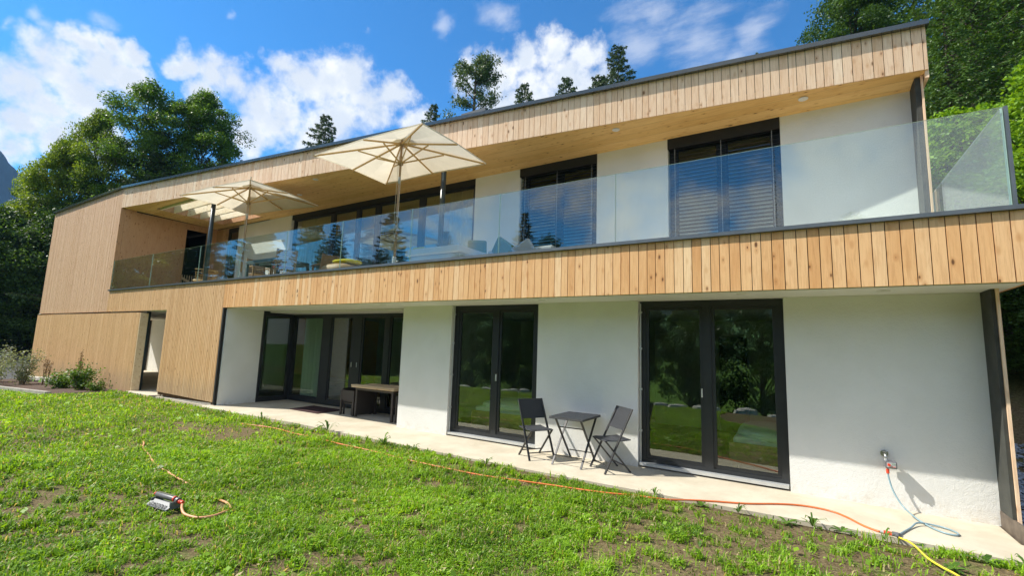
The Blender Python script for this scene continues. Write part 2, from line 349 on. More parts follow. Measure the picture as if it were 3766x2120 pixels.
M['red'] = plain('red_plastic', (0.75,0.07,0.03), 0.4); M['grey_pl'] = plain('grey_plastic', (0.13,0.13,0.14), 0.45); M['lt_pl'] = plain('light_plastic', (0.45,0.46,0.46), 0.4)
M['foot_pl'] = plain('sprinkler_foot', (0.14,0.15,0.15), 0.5)
M['chrome'] = plain('worn_chrome', (0.40,0.41,0.38), 0.3, metal=0.8)
M['lcd'] = plain('lcd_green', (0.30,0.38,0.33), 0.2)
M['bark'] = plain('bark', (0.075,0.058,0.042), 0.95, var=0.35, scale=12, bump=0.5, bscale=30)
M['bark_pale'] = plain('pale_bark', (0.22,0.19,0.15), 0.95, var=0.35, scale=8)
M['leaf_mid'] = leafmat('leaves_mid', (0.050,0.110,0.018), (0.130,0.245,0.038), 0.38)
M['leaf_dark'] = leafmat('leaves_dark', (0.028,0.068,0.016), (0.085,0.165,0.032), 0.30)
M['leaf_yel'] = leafmat('leaves_yellowish', (0.085,0.150,0.018), (0.23,0.33,0.038), 0.38)
M['leaf_bright'] = leafmat('leaves_bright', (0.085,0.19,0.018), (0.26,0.44,0.035), 0.40)
M['needle'] = leafmat('needles', (0.035,0.065,0.024), (0.095,0.145,0.050), 0.15)
M['needle_pine'] = leafmat('pine_needles', (0.050,0.095,0.030), (0.13,0.19,0.060), 0.18)
M['needle_green'] = leafmat('needles_green', (0.042,0.100,0.020), (0.115,0.215,0.036), 0.25)
M['grass'] = leafmat('grass_blades', (0.080,0.180,0.014), (0.37,0.62,0.034), 0.40, cy=(0.55,0.46,0.24))
M['weed'] = leafmat('weed_leaves', (0.045,0.105,0.015), (0.14,0.27,0.03), 0.3)
M['lavender'] = leafmat('grey_green_leaves', (0.13,0.18,0.11), (0.30,0.35,0.25), 0.3)
M['drystem'] = leafmat('brown_stems', (0.12,0.075,0.03), (0.22,0.14,0.06), 0.2)
def soil():
    mt, t, out = newmat('lawn_soil')
    oc = t.node('ShaderNodeTexCoord').outputs['Object']
    n = t.noise(oc, 2.2, 6, 0.65); n2 = t.noise(oc, 30, 5, 0.7)
    sp = t.node('ShaderNodeSeparateXYZ', inp={0: oc})
    c = t.mix(t.mapr(n2, 0.3, 0.7), (0.085,0.060,0.030), (0.24,0.185,0.10))
    far = t.math('MAXIMUM', t.mapr(sp.outputs[0], -13.0, -22.0), t.math('MAXIMUM', t.mapr(sp.outputs[1], -7.0, -11.0), t.mapr(sp.outputs[1], 6.0, 9.0)))
    g = t.mix(t.mapr(n2, 0.3, 0.7), (0.06,0.13,0.015), (0.15,0.27,0.03))
    c = t.mix(t.math('MAXIMUM', far, t.mapr(n, 0.50, 0.62, 0, 0.35)), c, g)
    p = t.node('ShaderNodeBsdfPrincipled', inp={'Base Color': c, 'Roughness': 0.95, 'Specular IOR Level': 0.1})
    b = t.node('ShaderNodeBump', inp={'Strength': 0.7, 'Distance': 0.02, 'Height': t.noise(oc, 45, 6, 0.75)}); t.l.new(b.outputs[0], p.inputs['Normal'])
    t.l.new(p.outputs[0], out.inputs[0]); return mt
M['soil'] = soil()
M['mulch'] = plain('bark_mulch', (0.075,0.042,0.026), 0.95, var=0.5, scale=40, bump=1.0, bscale=60)
M['asphalt'] = plain('asphalt', (0.055,0.056,0.060), 0.9, var=0.2, scale=20)
M['slate'] = plain('slate_chips', (0.30,0.33,0.37), 0.7, var=0.4, scale=9)
M['stone'] = plain('pale_stone', (0.50,0.48,0.43), 0.85, var=0.25, scale=7, bump=0.4, bscale=20)
M['edging'] = plain('steel_edging', (0.115,0.090,0.068), 0.6, var=0.25, scale=10)
M['hill'] = plain('far_forest', (0.014,0.042,0.045), 1.0, var=0.35, scale=0.02)
M['meadow'] = plain('valley_meadow', (0.12,0.24,0.05), 1.0, var=0.3, scale=0.01)
# ------------------------------------------------------------------ ground
def hgt(x, y):
    """terrain height (numpy friendly)"""
    x = np.asarray(x, float); y = np.asarray(y, float)
    h = -0.022 + 0*x
    h = h - 0.035*np.clip(-17-x, 0, 11) + 0.075*np.clip(-28-x, 0, 18)
    inside = (x > -27.4) & (x < 1.62) & (y > -0.3)
    back = np.clip(y-10.5, 0, 60)*0.30
    right = np.clip(x-1.9, 0, 30)*0.10*np.clip(y-1.5, 0, 8)/4.0 + np.where(x > 1.7, np.clip(y-4.2, 0, 5)*0.35, 0)
    h = h + np.minimum(back, 12)*np.clip((x+30)/12, 0, 1) + np.minimum(right, 4)
    h = h - 0.12*np.clip(-7.0-y, 0, 12)
    h = h + 0.02*np.sin(x*1.3+0.4*y)*np.sin(y*1.7)*(y < -0.6)
    return np.where(inside, -0.12, h)
def make_ground():
    xs = np.concatenate([np.linspace(-400,-45,14), np.linspace(-42,-28,12), np.linspace(-27.4,1.62,120), np.linspace(1.72,12,30), np.linspace(14,300,20)])
    ys = np.concatenate([np.linspace(-400,-30,14), np.linspace(-26,-8,20), np.linspace(-7.5,-0.35,50), [-0.29], np.linspace(0.2,12,34), np.linspace(14,300,24)])
    X, Y = np.meshgrid(xs, ys, indexing='ij'); Z = hgt(X, Y)
    n, k = X.shape; v = np.stack([X.ravel(), Y.ravel(), Z.ravel()], 1)
    i, j = np.meshgrid(np.arange(n-1), np.arange(k-1), indexing='ij'); a = (i*k+j).ravel()
    f = np.stack([a, a+k, a+k+1, a+1], 1)
    me = bpy.data.meshes.new('lawn_ground'); me.from_pydata(v.tolist(), [], f.tolist()); me.materials.append(M['soil'])
    me.polygons.foreach_set('use_smooth', [True]*len(f)); me.update()
    o = bpy.data.objects.new('lawn_ground', me); COL.objects.link(o); o['kind'] = 'structure'
make_ground()
def struct(name, mb, mt, smooth=False):
    o = part(name, mb, mt, None, smooth); o['kind'] = 'structure'; return o
# terrace slab: straight edge towards the lawn
b = MB()
edge = [(-12.6,-0.30),(-11.4,-0.26),(-10,-0.22),(-9,-0.18),(-7.8,-0.21),(-6.5,-0.25),(-5,-0.29),(-3.5,-0.32),(-2,-0.31),(-0.6,-0.28),(0.5,-0.24),(1.4,-0.27),(1.66,-0.26)]
top = [(x, y, 0.0) for x, y in edge]
for i in range(len(edge)-1):
    (x0, y0), (x1, y1) = edge[i], edge[i+1]
    b.hexa([(x0,y0,-0.16),(x1,y1,-0.16),(x1,2.2,-0.16),(x0,2.2,-0.16),(x0,y0,0),(x1,y1,0),(x1,2.2,0),(x0,2.2,0)])
b.hexa([(1.66,-0.26,-0.16),(2.6,-0.95,-0.16),(2.6,-0.5,-0.16),(1.66,0.3,-0.16),(1.66,-0.26,-0.004),(2.6,-0.95,-0.004),(2.6,-0.5,-0.004),(1.66,0.3,-0.004)])
struct('terrace_pavement', b, M['concrete'])
b = MB(); b.box(-15.6,-12.6,-0.02,0.9,-0.2,-0.03); b.box(-17.2,-15.6,-0.18,6,-0.2,0.0); b.box(-30,-17.2,0.3,9,-0.2,-0.02)
struct('entrance_pavement', b, M['concrete'])
b = MB(); N = 26
for i in range(N):
    x0 = -90+i*(62/N); x1 = x0+62/N
    def yc(x): return 3.0+0.10*(x+34)
    b.hexa([(x0,yc(x0)-5,-1.5),(x1,yc(x1)-5,-1.5),(x1,yc(x1)+5,-1.5),(x0,yc(x0)+5,-1.5)]+[(p[0],p[1],float(hgt(p[0],p[1]))+0.10) for p in ((x0,yc(x0)-5),(x1,yc(x1)-5),(x1,yc(x1)+5),(x0,yc(x0)+5))])
struct('asphalt_road', b, M['asphalt'])
b = MB(); rg = random.Random(4)
for i in range(24):   # grass valley and wooded hills all round, the village side in front
    pass
def hillmesh(name, x0, x1, y, n, base, top, mt, seed, depth=260):
    rg = np.random.RandomState(seed); mb = MB(); xs = np.linspace(0, 1, n)
    prof = np.interp(xs, np.linspace(0,1,len(top)), top)
    jag = rg.rand(n)*0.022*max(top)
    P = []
    for i in range(n):
        p = Vector((x0[0]+(x1[0]-x0[0])*xs[i], x0[1]+(x1[1]-x0[1])*xs[i], 0)); d = Vector((p.x, p.y, 0)).normalized()
        P.append([(p-d*depth+Vector((0,0,base))), (p-d*depth*0.45+Vector((0,0,base+(prof[i]-base)*0.5+jag[i]*0.5))), (p+Vector((0,0,prof[i]+jag[i]))), (p+d*depth+Vector((0,0,base)))])
    for i in range(n-1):
        for k in range(3): mb.poly([P[i][k], P[i+1][k], P[i+1][k+1], P[i][k+1]])
    return struct(name, mb, mt)
hillmesh('hill', (-905,-260,0), (-830,470,0), 0, 260, -20, [325,318,311,303,295,285,272,262,246,205,120,90,75,60,40,30,20], M['hill'], 1)
hillmesh('valley_hill', (-700,-500,0), (500,-760,0), 0, 120, -30, [150,120,95,120,140,110,90,120], M['hill'], 2)
hillmesh('valley_meadow', (-420,-330,0), (380,-420,0), 0, 40, -10, [30,36,28,30,40], M['meadow'], 3, 120)
# ------------------------------------------------------------------ the house
X0 = -20.06; TA = 0.1223; RX1 = 1.80; XR = 1.86
def yr(x): return (x-X0)*TA
ZB, ZT, ZRB, ZRT = 2.436, 3.125, 6.07, 6.765
D1, D2, D3 = 0.843, 3.18, 1.92
house = thing('house', 'two-storey modern house with larch board cladding, white render walls and a long glass-fronted balcony', 'house', (-12, 4, 0))
rg = random.Random(11)
def planks(mb, x0, x1, zf0, zf1, y=0.0, w=(0.10,0.125), th=0.024, gap=0.0085, line=None, jit=0.003):
    """vertical boards; zf0/zf1 give bottom and top height at x; line maps x to y"""
    x = x0
    while x < x1-0.01:
        ww = rg.uniform(*w); xe = min(x+ww, x1)
        if x1-xe < 0.03: xe = x1
        t = min(1, max(0, rg.gauss(0.5, 0.21))); j = rg.uniform(0, jit)
        ya = (line(x) if line else y)+j; yb = (line(xe-gap) if line else y)+j
        a0, a1 = zf0(x), zf0(xe-gap); b0, b1 = zf1(x), zf1(xe-gap)
        mb.hexa([(x,ya,a0),(xe-gap,yb,a1),(xe-gap,yb+th,a1),(x,ya+th,a0),(x,ya,b0),(xe-gap,yb,b1),(xe-gap,yb+th,b1),(x,ya+th,b0)], t)
        x = xe
c_ = lambda v: (lambda x: v)
# balcony fascia cladding
b = MB(); planks(b, -12.5, XR, c_(ZB), c_(ZT)); 
part('balcony_cladding', b, M['wood_low'], house)
b = MB()
planks(b, -27.27, X0, c_(2.42), c_(ZRT), w=(0.060,0.075), gap=0.009)
part('wall_cladding', b, M['wood_left'], house)
b = MB(); planks(b, X0, -15.6, c_(2.42), c_(ZT), w=(0.060,0.075), gap=0.009)
planks(b, -15.6, -12.5, lambda x: 0.07-0.01*(x+12.5), c_(ZT), w=(0.075,0.09), gap=0.012)
part('pillar_cladding', b, M['wood_shut'], house)
b = MB()
planks(b, -27.24, -17.22, lambda x: -0.05+(x+17.2)*0.033, c_(2.36), y=-0.05, w=(0.060,0.075), gap=0.010)
sp = part('sliding_shutter', b, M['wood_shut'], house)
b = MB(); b.hexa([(-27.24,-0.02,-0.38),(-17.26,-0.02,-0.05),(-17.26,0.12,-0.05),(-27.24,0.12,-0.38),(-27.24,-0.02,2.35),(-17.26,-0.02,2.35),(-17.26,0.12,2.35),(-27.24,0.12,2.35)])
b.box(-17.245,-17.19,-0.045,0.16,-0.03,2.35)
part('shutter_frame', b, M['boards'], sp)
# roof edge cladding
b = MB(); planks(b, X0, RX1, c_(ZRB), c_(ZRT), line=yr, w=(0.11,0.14))
part('roof_edge_cladding', b, M['wood_roof'], house)
# dark backing behind the boards
b = MB()
b.box(-15.6,XR-0.02,0.03,0.10,ZB+0.01,ZT-0.005); b.box(-27.25,-20.08,0.03,0.12,2.40,6.78); b.box(-20.08,-15.6,0.03,0.10,2.43,ZT-0.005)
b.box(-15.6,-12.51,0.03,0.10,0.02,ZB)
b.hexa([(X0,0.03,ZRB+.01),(RX1,yr(RX1)+0.03,ZRB+.01),(RX1,yr(RX1)+0.12,ZRB+.01),(X0,0.12,ZRB+.01),(X0,0.03,ZRT),(RX1,yr(RX1)+0.03,ZRT),(RX1,yr(RX1)+0.12,ZRT),(X0,0.12,ZRT)])
part('cladding_backing', b, M['backing'], house)
b = MB(); b.box(-12.505,-12.44,0.0,0.42,0.03,ZB-0.004)
part('cladding_edge', b, M['black_matt'], house)
# balcony slab and soffit
b = MB()
b.box(-12.44,XR-0.03,0.10,2.20,ZB,3.05); b.box(-20.2,-12.44,0.10,3.3,2.44,3.05); b.box(-12.44,XR-0.03,2.2,3.4,ZB+0.004,3.05)
part('balcony_slab', b, M['plaster'], house)
b = MB(); b.box(XR-0.025,XR,0.03,3.3,ZB,ZT)
part('balcony_end_board', b, M['wood_low'], house)
b = MB()
for i in range(22): b.box(-20, XR-0.05, 0.12+i*0.14, 0.12+i*0.14+0.134, 3.055, 3.08, rg.random())
part('deck_boards', b, M['deck'], house)
# roof slab, soffit with the opening of the slatted skylight
HX0, HX1, HY0, HY1 = -18.9, -16.25, 0.62, 2.86
b = MB()
def pr4(x0, x1, ya0, ya1, yb0, yb1, z0, z1): b.hexa([(x0,ya0,z0),(x1,ya1,z0),(x1,yb1,z0),(x0,yb0,z0),(x0,ya0,z1),(x1,ya1,z1),(x1,yb1,z1),(x0,yb0,z1)])
b.box(-27.25, X0, 0.12, 10, 6.20, 6.78); pr4(X0, HX0, .12, yr(HX0)+.12, 10, 10, 6.20, 6.78)
pr4(HX0, HX1, yr(HX0)+.12, yr(HX1)+.12, HY0, HY0, 6.20, 6.78); pr4(HX0, HX1, HY1, HY1, 10, 10, 6.20, 6.78)
pr4(HX1, RX1-0.02, yr(HX1)+.12, yr(RX1)+.12, 10, 10, 6.20, 6.78)
part('roof', b, M['black_matt'], house)
b = MB()
def sof(x0, x1, y0a, y0b, y1a, y1b):
    za = lambda x, y: ZRB-0.062*max(0, (y-yr(x)))/max(0.3, (D2-yr(x)))
    b.hexa([(x0,y0a,za(x0,y0a)),(x1,y0b,za(x1,y0b)),(x1,y1b,za(x1,y1b)),(x0,y1a,za(x0,y1a)),(x0,y0a,6.19),(x1,y0b,6.19),(x1,y1b,6.19),(x0,y1a,6.19)])
L = lambda x: yr(x)+0.026
sof(-20.0, HX0, L(-20), L(HX0), 3.3, 3.3)
sof(HX0, HX1, L(HX0), L(HX1), HY0, HY0); sof(HX0, HX1, HY1, HY1, 3.3, 3.3)
xs = np.linspace(HX1, RX1-0.03, 9)
for i in range(8): sof(xs[i], xs[i+1], L(xs[i]), L(xs[i+1]), 3.3, 3.3)
part('roof_soffit', b, M['wood_soffit'], house)
b = MB()
b.hexa([(X0-0.01,-0.075,6.765),(RX1+0.03,yr(RX1)-0.075,6.765),(RX1+0.03,yr(RX1)+0.3,6.78),(X0-0.01,0.3,6.78),(X0-0.01,-0.085,6.835),(RX1+0.03,yr(RX1)-0.085,6.835),(RX1+0.03,yr(RX1)+0.3,6.86),(X0-0.01,0.3,6.86)])
b.hexa([(-27.33,-0.075,6.765),(X0-0.012,-0.075,6.765),(X0-0.012,0.3,6.78),(-27.33,0.3,6.78),(-27.33,-0.085,6.835),(X0-0.012,-0.085,6.835),(X0-0.012,0.3,6.86),(-27.33,0.3,6.86)])
b.box(RX1-0.04, RX1+0.03, yr(RX1)+0.3, 10, 6.78, 6.86)
b.box(-27.33, -27.25, 0.3, 10, 6.78, 6.86)
part('roof_edge_cap', b, M['cap'], house)
for i, y in enumerate([0.70, 1.12, 1.55, 1.98, 2.42]):
    b = MB(); b.box(HX0+0.04, HX1-0.04, y, y+0.06, 6.03, 6.46, rg.random())
    part('skylight_louvre', b, M['wood_inner_y'], house)
for q0, q1 in ((HX0+0.002, HX0+0.03), (HX1-0.03, HX1-0.002)):
    b = MB(); b.box(q0,q1,HY0+0.002,HY1-0.002,6.03,6.775); part('skylight_lining', b, M['wood_inner'], house)
b = MB(); b.box(HX0+0.035,HX1-0.035,HY1-0.03,HY1-0.003,6.03,6.775); part('skylight_lining', b, M['wood_inner'], house)
# loggia walls at the left end of the balcony
b = MB()
b.box(-20.10,-20.03,0.13,2.09,3.05,6.19); b.box(-20.10,-20.03,2.09,2.82,5.79,6.19); b.box(-20.10,-20.03,2.82,3.3,3.05,6.19)
b.box(-20.03,-19.30,3.17,3.3,3.05,6.19)
part('loggia_wall', b, M['wood_inner'], house)
b = MB(); b.box(-20.028,-20.005,0.45,2.95,6.02,6.055); b.box(-19.93,-16.3,3.13,3.168,6.0,6.035)
part('loggia_joint_strip', b, M['black_matt'], house)
b = MB(); b.box(-23.5,-20.07,1.6,1.7,3.05,6.1); b.box(-23.5,-23.4,1.7,3.6,3.05,6.1); b.box(-23.5,-20.07,3.6,3.7,3.05,6.1)
part('stairwell', b, M['black_matt'], house)
st = MB()
for i in range(9):
    y = 2.12+i*0.085; st.box(-20.30,-20.27,y,y+0.018,3.32,4.05)
st.bar((-20.25,2.05,4.0),(-20.25,2.85,3.55),0.03,0.09)
part('stair_railing', st, M['boards'], house)
# outer rails
b = MB(); b.box(X0-0.02,XR+0.02,-0.042,0.07,3.128,3.172)
part('balcony_rail_profile', b, M['rail'], house)
b = MB(); b.box(X0-0.018, X0+0.008, 0.0, 0.13, 3.175, 6.068)
part('opening_reveal', b, M['wood_inner'], house)
# glass balustrade
bal = thing('glass_balustrade', 'frameless glass balustrade along the front edge of the balcony', 'balustrade', (-9, 0, 3.17))
joints = [-20.0,-17.0,-14.02,-11.95,-10.01,-8.06,-6.09,-4.13,-2.165,-0.195,1.765]
def pane(x0, x1, y0, y1, z0, z1, axis='x'):
    p = MB()
    if axis == 'x':
        P = [(x0,y0,z0),(x1,y0,z0),(x1,y1,z0),(x0,y1,z0),(x0,y0,z1),(x1,y0,z1),(x1,y1,z1),(x0,y1,z1)]
        big = ((0,1,5,4),(2,3,7,6)); small = ((3,2,1,0),(4,5,6,7),(1,2,6,5),(3,0,4,7))
    else:
        P = [(x0,y0,z0),(x1,y0,z0),(x1,y1,z0),(x0,y1,z0),(x0,y0,z1),(x1,y0,z1),(x1,y1,z1),(x0,y1,z1)]
        big = ((1,2,6,5),(3,0,4,7)); small = ((3,2,1,0),(4,5,6,7),(0,1,5,4),(2,3,7,6))
    p.v = P; p.f = list(big)+list(small); p.t = [0.5]*6; p.m = [0,0,1,1,1,1]; return p
for i in range(len(joints)-1):
    part('glass_panel', pane(joints[i]+0.004, joints[i+1]-0.004, -0.004, 0.010, 3.173, 4.175), [M['glass_rail'], M['glass_edge']], bal)
part('end_panel', pane(1.752, 1.766, 0.03, 2.85, 3.173, 4.175, 'y'), [M['glass_rail'], M['glass_edge']], bal)
b = MB(); b.box(1.772,1.80,-0.006,0.035,3.173,4.18); part('end_post', b, M['rail'], bal)
# ground floor walls
T = 0.30
def wallpiece(*bx, name='wall_section'):
    q = MB()
    for v in bx: q.box(*v)
    part(name, q, M['plaster'], house)
wallpiece((-12.438,-12.40,0.07,1.02,0.0,ZB-0.002))
q = MB(); q.v = []; 
wallpiece((-7.0,-5.712,D1,D1+T,0,ZB-0.002)); wallpiece((-7.0,-6.7,D1+T,2.2,0,ZB-0.002))
wallpiece((-3.823,-2.105,D1,D1+T,0,ZB-0.002)); wallpiece((-0.190,1.68,D1,D1+T,0,ZB-0.002))
wallpiece((-18.40,-15.0,D2,D2+T,3.05,6.02)); wallpiece((-7.05,-5.70,D2,D2+T,3.05,6.02)); wallpiece((-3.71,-2.185,D2,D2+T,3.05,6.02)); wallpiece((-0.19,1.645,D2,D2+T,3.05,6.02))
# right end: wall returns, clad outside
b = MB(); b.box(1.682,1.712,0.51,8.5,0.16,ZB-0.002); b.box(1.647,1.715,2.82,8.5,3.05,6.03)
part('end_wall', b, M['fin'], house)
b = MB(); b.box(1.714,1.740,0.49,8.5,0.13,ZB-0.002,0.6); b.box(1.717,1.742,2.79,8.5,3.05,6.05,0.4)
b.hexa([(1.755,yr(RX1)+0.026,5.95),(1.80,yr(RX1)+0.026,5.95),(1.80,9.8,5.95),(1.755,9.8,5.95),(1.755,yr(RX1)+0.026,6.76),(1.80,yr(RX1)+0.026,6.76),(1.80,9.8,6.76),(1.755,9.8,6.76)], 0.7)
part('end_wall_cladding', b, M['wood_roof'], house)
# interior shell
b = MB()
b.box(-12.5,1.6,5.2,5.3,0.0,2.4); b.box(-6.85,-6.75,1.2,5.2,0.0,2.4); b.box(-3.1,-3.0,1.15,5.2,0,2.4); b.box(1.5,1.6,1.15,5.2,0,2.4)
b.box(-12.5,1.6,1.2,5.2,2.40,2.43)
b.box(-15.2,1.6,7.0,7.1,3.1,6.0); b.box(-6.9,-6.8,3.5,7.0,3.1,6.0); b.box(-15.2,-15.1,3.5,7,3.1,6.0); b.box(-3.0,-2.9,3.5,7,3.1,6.0)
part('interior_wall', b, M['white'], house)
b = MB(); b.box(-12.44,1.6,2.0,5.2,0.004,0.022); b.box(-6.7,1.6,1.15,2.0,0.004,0.022); b.box(-15.2,1.6,3.5,7.0,3.085,3.10)
part('interior_floor', b, M['parquet'], house)
b = MB(); b.box(-15.2,1.6,3.5,7.0,5.93,5.99); b.box(-27,1.6,8.5,8.6,-0.1,6.2); b.box(-27.2,-27.1,0.13,8.5,2.4,6.2)
part('interior_ceiling', b, M['wood_soffit'], house)
# entrance gap at left: white wall with dark window behind the shutter
b = MB(); b.box(-28,-17.0,4.0,4.1,-0.1,2.43); b.box(-15.6,-15.5,0.13,4.0,-0.05,2.43)
b.box(-28,-15.5,0.14,4.0,2.42,2.436)
part('entrance_wall', b, M['plaster'], house)
b = MB(); b.box(-29.6,-27.17,3.93,3.99,-0.05,2.42); part('entrance_window', b, M['black'], house)
b = MB(); b.tube([(-17.55,0.3,-0.05),(-17.55,0.3,2.43)],0.055,14); part('entrance_post', b, M['post'], house, smooth=True)
b = MB(); b.box(-27.2,-17.3,0.0,0.12,-0.75,-0.40); b.hexa([(-27.2,0.01,-0.7),(-12.6,0.01,-0.2),(-12.6,0.3,-0.2),(-27.2,0.3,-0.7),(-27.2,0.01,-0.34),(-12.6,0.01,0.04),(-12.6,0.3,0.04),(-27.2,0.3,-0.34)])
part('plinth', b, M['conc_grey'], house)
# round posts carrying the roof
for x, y in ((-15.57,0.9),(-7.03,1.9)):
    b = MB(); b.tube([(x,y,3.07),(x,y,6.12)],0.062,18); part('round_post', b, M['post'], house, smooth=True)
# windows -------------------------------------------------------
def window(name, x0, x1, y, z0, z1, muls, fw=0.075, handle=None, parent=house, sill=True, top=0.09):
    """frame with vertical mullions at muls [(xa, xb)], one pane per light"""
    f = MB(); yd = y+0.075
    f.box(x0, x0+fw, y, yd, z0, z1); f.box(x1-fw, x1, y, yd, z0, z1); f.box(x0+fw, x1-fw, y, yd, z1-top, z1); f.box(x0+fw, x1-fw, y, yd, z0, z0+fw)
    for a, c in muls: f.box(a, c, y, yd, z0+fw, z1-top)
    # sashes: second step of the frame
    xs_ = [x0+fw]+[v for mm in muls for v in mm]+[x1-fw]
    fo = part(name, f, M['black'], parent)
    s = MB(); e = 0.045
    for i in range(0, len(xs_), 2):
        a, c = xs_[i], xs_[i+1]
        s.box(a, a+e, y+0.018, yd-0.01, z0+fw, z1-top); s.box(c-e, c, y+0.018, yd-0.01, z0+fw, z1-top)
        s.box(a+e, c-e, y+0.018, yd-0.01, z0+fw, z0+fw+e); s.box(a+e, c-e, y+0.018, yd-0.01, z1-top-e, z1-top)
        p = MB(); p.box(a+e, c-e, y+0.035, y+0.041, z0+fw+e, z1-top-e)
        part('pane', p, M['glass_win'], fo)
    part('sash', s, M['black'], fo)
    if sill:
        w = MB(); w.box(x0+0.01, x1-0.01, y-0.09, y-0.002, z0-0.005, z0+0.035); part('sill', w, M['alu'], fo)
    if handle:
        h = MB(); h.box(handle-0.009, handle+0.009, y-0.03, y-0.002, 1.06, 1.18); part('handle', h, M['alu'], fo)
    return fo
w1 = window('window_door', -5.708,-3.827,D1+0.10,0.03,ZB-0.006,[(-4.79,-4.68)], 0.10, -4.70)
w2 = window('window_door', -2.100,-0.195,D1+0.10,0.03,ZB-0.006,[(-1.20,-1.09)], 0.085, -1.22)
for x in (-5.70, -2.09):
    b = MB(); b.tube([(x+0.015,D1+0.05,0.06),(x+0.015,D1+0.05,2.40)],0.009,8)
    for z in (0.5,1.1,1.7,2.25): b.box(x-0.005,x+0.035,D1+0.035,D1+0.065,z,z+0.03)
    part('blind_guide', b, M['alu'], house)
w3 = window('sliding_door', -12.42+0.0,-7.0,D3,0.015,ZB-0.006,[(-11.06,-10.72),(-9.85,-9.50),(-8.66,-8.50)],0.11,None,sill=False)
for q in (-9.80,-9.60):
    b = MB(); b.box(q,q+0.015,D3-0.02,D3-0.002,1.04,1.16); part('handle', b, M['alu'], w3)
f = MB(); x = -12.40   # side light in the return of the recess
f.box(-12.48,-12.40,1.02,1.10,0,ZB-0.006); f.box(-12.48,-12.40,1.84,1.92,0,ZB-0.006); f.box(-12.48,-12.40,1.10,1.84,0,0.12); f.box(-12.48,-12.40,1.10,1.84,2.30,ZB-0.006)
sl = part('side_light', f, M['black'], house)
f = MB(); f.box(-12.445,-12.438,1.10,1.84,0.12,2.30); part('pane', f, M['glass_win'], sl)
window('panorama_window', -14.995,-7.055,D2+0.10,3.07,5.955,[(-12.96,-12.80),(-11.72,-11.58),(-10.86,-10.70),(-9.06,-8.90)],0.09,sill=False,top=0.12)
b = MB(); b.box(-14.995,-7.055,D2+0.02,D2+0.09,5.84,6.015); part('lintel_panel', b, M['black_matt'], house)
window('loggia_window', -19.295,-18.405,D2+0.08,3.07,6.0,[],0.09,sill=False,top=0.12)
for x0, x1 in ((-5.695,-3.715),(-2.18,-0.195)):
    xm = (x0+x1)/2
    wo = window('bedroom_window', x0, x1, D2+0.16, 3.07, 5.98, [(xm-0.06, xm+0.06)], 0.12, sill=False, top=0.14)
    b = MB(); b.box(x0-0.004,x1+0.004,D2-0.012,D2+0.14,5.80,6.013); part('blind_box', b, M['black_matt'], wo)
    b = MB(); z = 3.12; tilt = 0.020 if x0 < -3 else 0.016
    while z < 5.79:
        b.hexa([(x0+0.02,D2+0.03,z-tilt),(x1-0.02,D2+0.03,z-tilt),(x1-0.02,D2+0.095,z+tilt),(x0+0.02,D2+0.095,z+tilt),(x0+0.02,D2+0.03,z-tilt+0.004),(x1-0.02,D2+0.03,z-tilt+0.004),(x1-0.02,D2+0.095,z+tilt+0.004),(x0+0.02,D2+0.095,z+tilt+0.004)])
        z += 0.076
    bl = part('venetian_blind', b, M['slat'], wo)
    b = MB()
    for x in (x0+0.13, xm, x1-0.13): b.box(x-0.003,x+0.003,D2+0.024,D2+0.028,3.1,5.8)
    part('blind_cord', b, M['lt_pl'], bl)
# soffit lights
for x, y in ((-12.73,1.94),(-11.15,1.36),(-2.99,2.35),(0.18,2.73)):
    b = MB(); z = ZRB-0.062*(y-yr(x))/max(0.3,(D2-yr(x))); b.lathe((x,y,z-0.012),[(0.070,0),(0.075,0.004),(0.075,0.012)],20); b.lathe((x,y,z-0.016),[(0.045,0),(0.045,0.006)],16)
    part('downlight', b, M['white'], house)
for x, y in ((-9.7,1.4),(-7.2,0.45),(-3.5,0.35),(-0.62,0.3),(0.8,0.4)):
    b = MB(); b.lathe((x,y,ZB-0.010),[(0.055,0),(0.06,0.004),(0.06,0.010)],20); part('downlight', b, M['white'], house)
# roof vent
b = MB(); b.box(-6.85,-6.25,2.5,3.3,6.8,7.32); b.hexa([(-7.02,2.42,7.34),(-6.28,2.42,7.34),(-6.28,3.4,7.34),(-7.02,3.4,7.34),(-7.02,2.42,7.42),(-6.28,2.42,7.42),(-6.28,3.4,7.42),(-7.02,3.4,7.42)])
part('roof_vent', b, M['cap'], house)
# ------------------------------------------------------------------ things seen inside
def curtain(x0, x1, y, z0, z1, label, mt, folds=14, amp=0.022):
    b = MB(); n = folds*6; P = []
    for i in range(n+1):
        x = x0+(x1-x0)*i/n; P.append((x, y+amp*math.sin(i/6*2*math.pi)+0.01*math.sin(i*1.7)))
    for i in range(n):
        (a, ya), (c, yc) = P[i], P[i+1]; b.poly([(a,ya,z0),(c,yc,z0),(c,yc,z1),(a,ya,z1)]); b.poly([(a,ya+0.004,z1),(c,yc+0.004,z1),(c,yc+0.004,z0),(a,ya+0.004,z0)])
    o = part('curtain', b, mt, None, smooth=True); tag(o, label, 'curtain'); return o
curtain(-11.95,-11.12,2.005,0.05,2.38,'long pale green curtain inside the left pane of the ground-floor sliding door', M['curtain'])
curtain(-8.1,-7.2,3.45,3.12,5.85,'cream curtain at the right end of the upstairs panorama window', M['curtain_cream'], 12)
curtain(-14.8,-13.1,3.45,3.12,5.85,'cream curtain at the left end of the upstairs panorama window', M['curtain_cream'], 18)
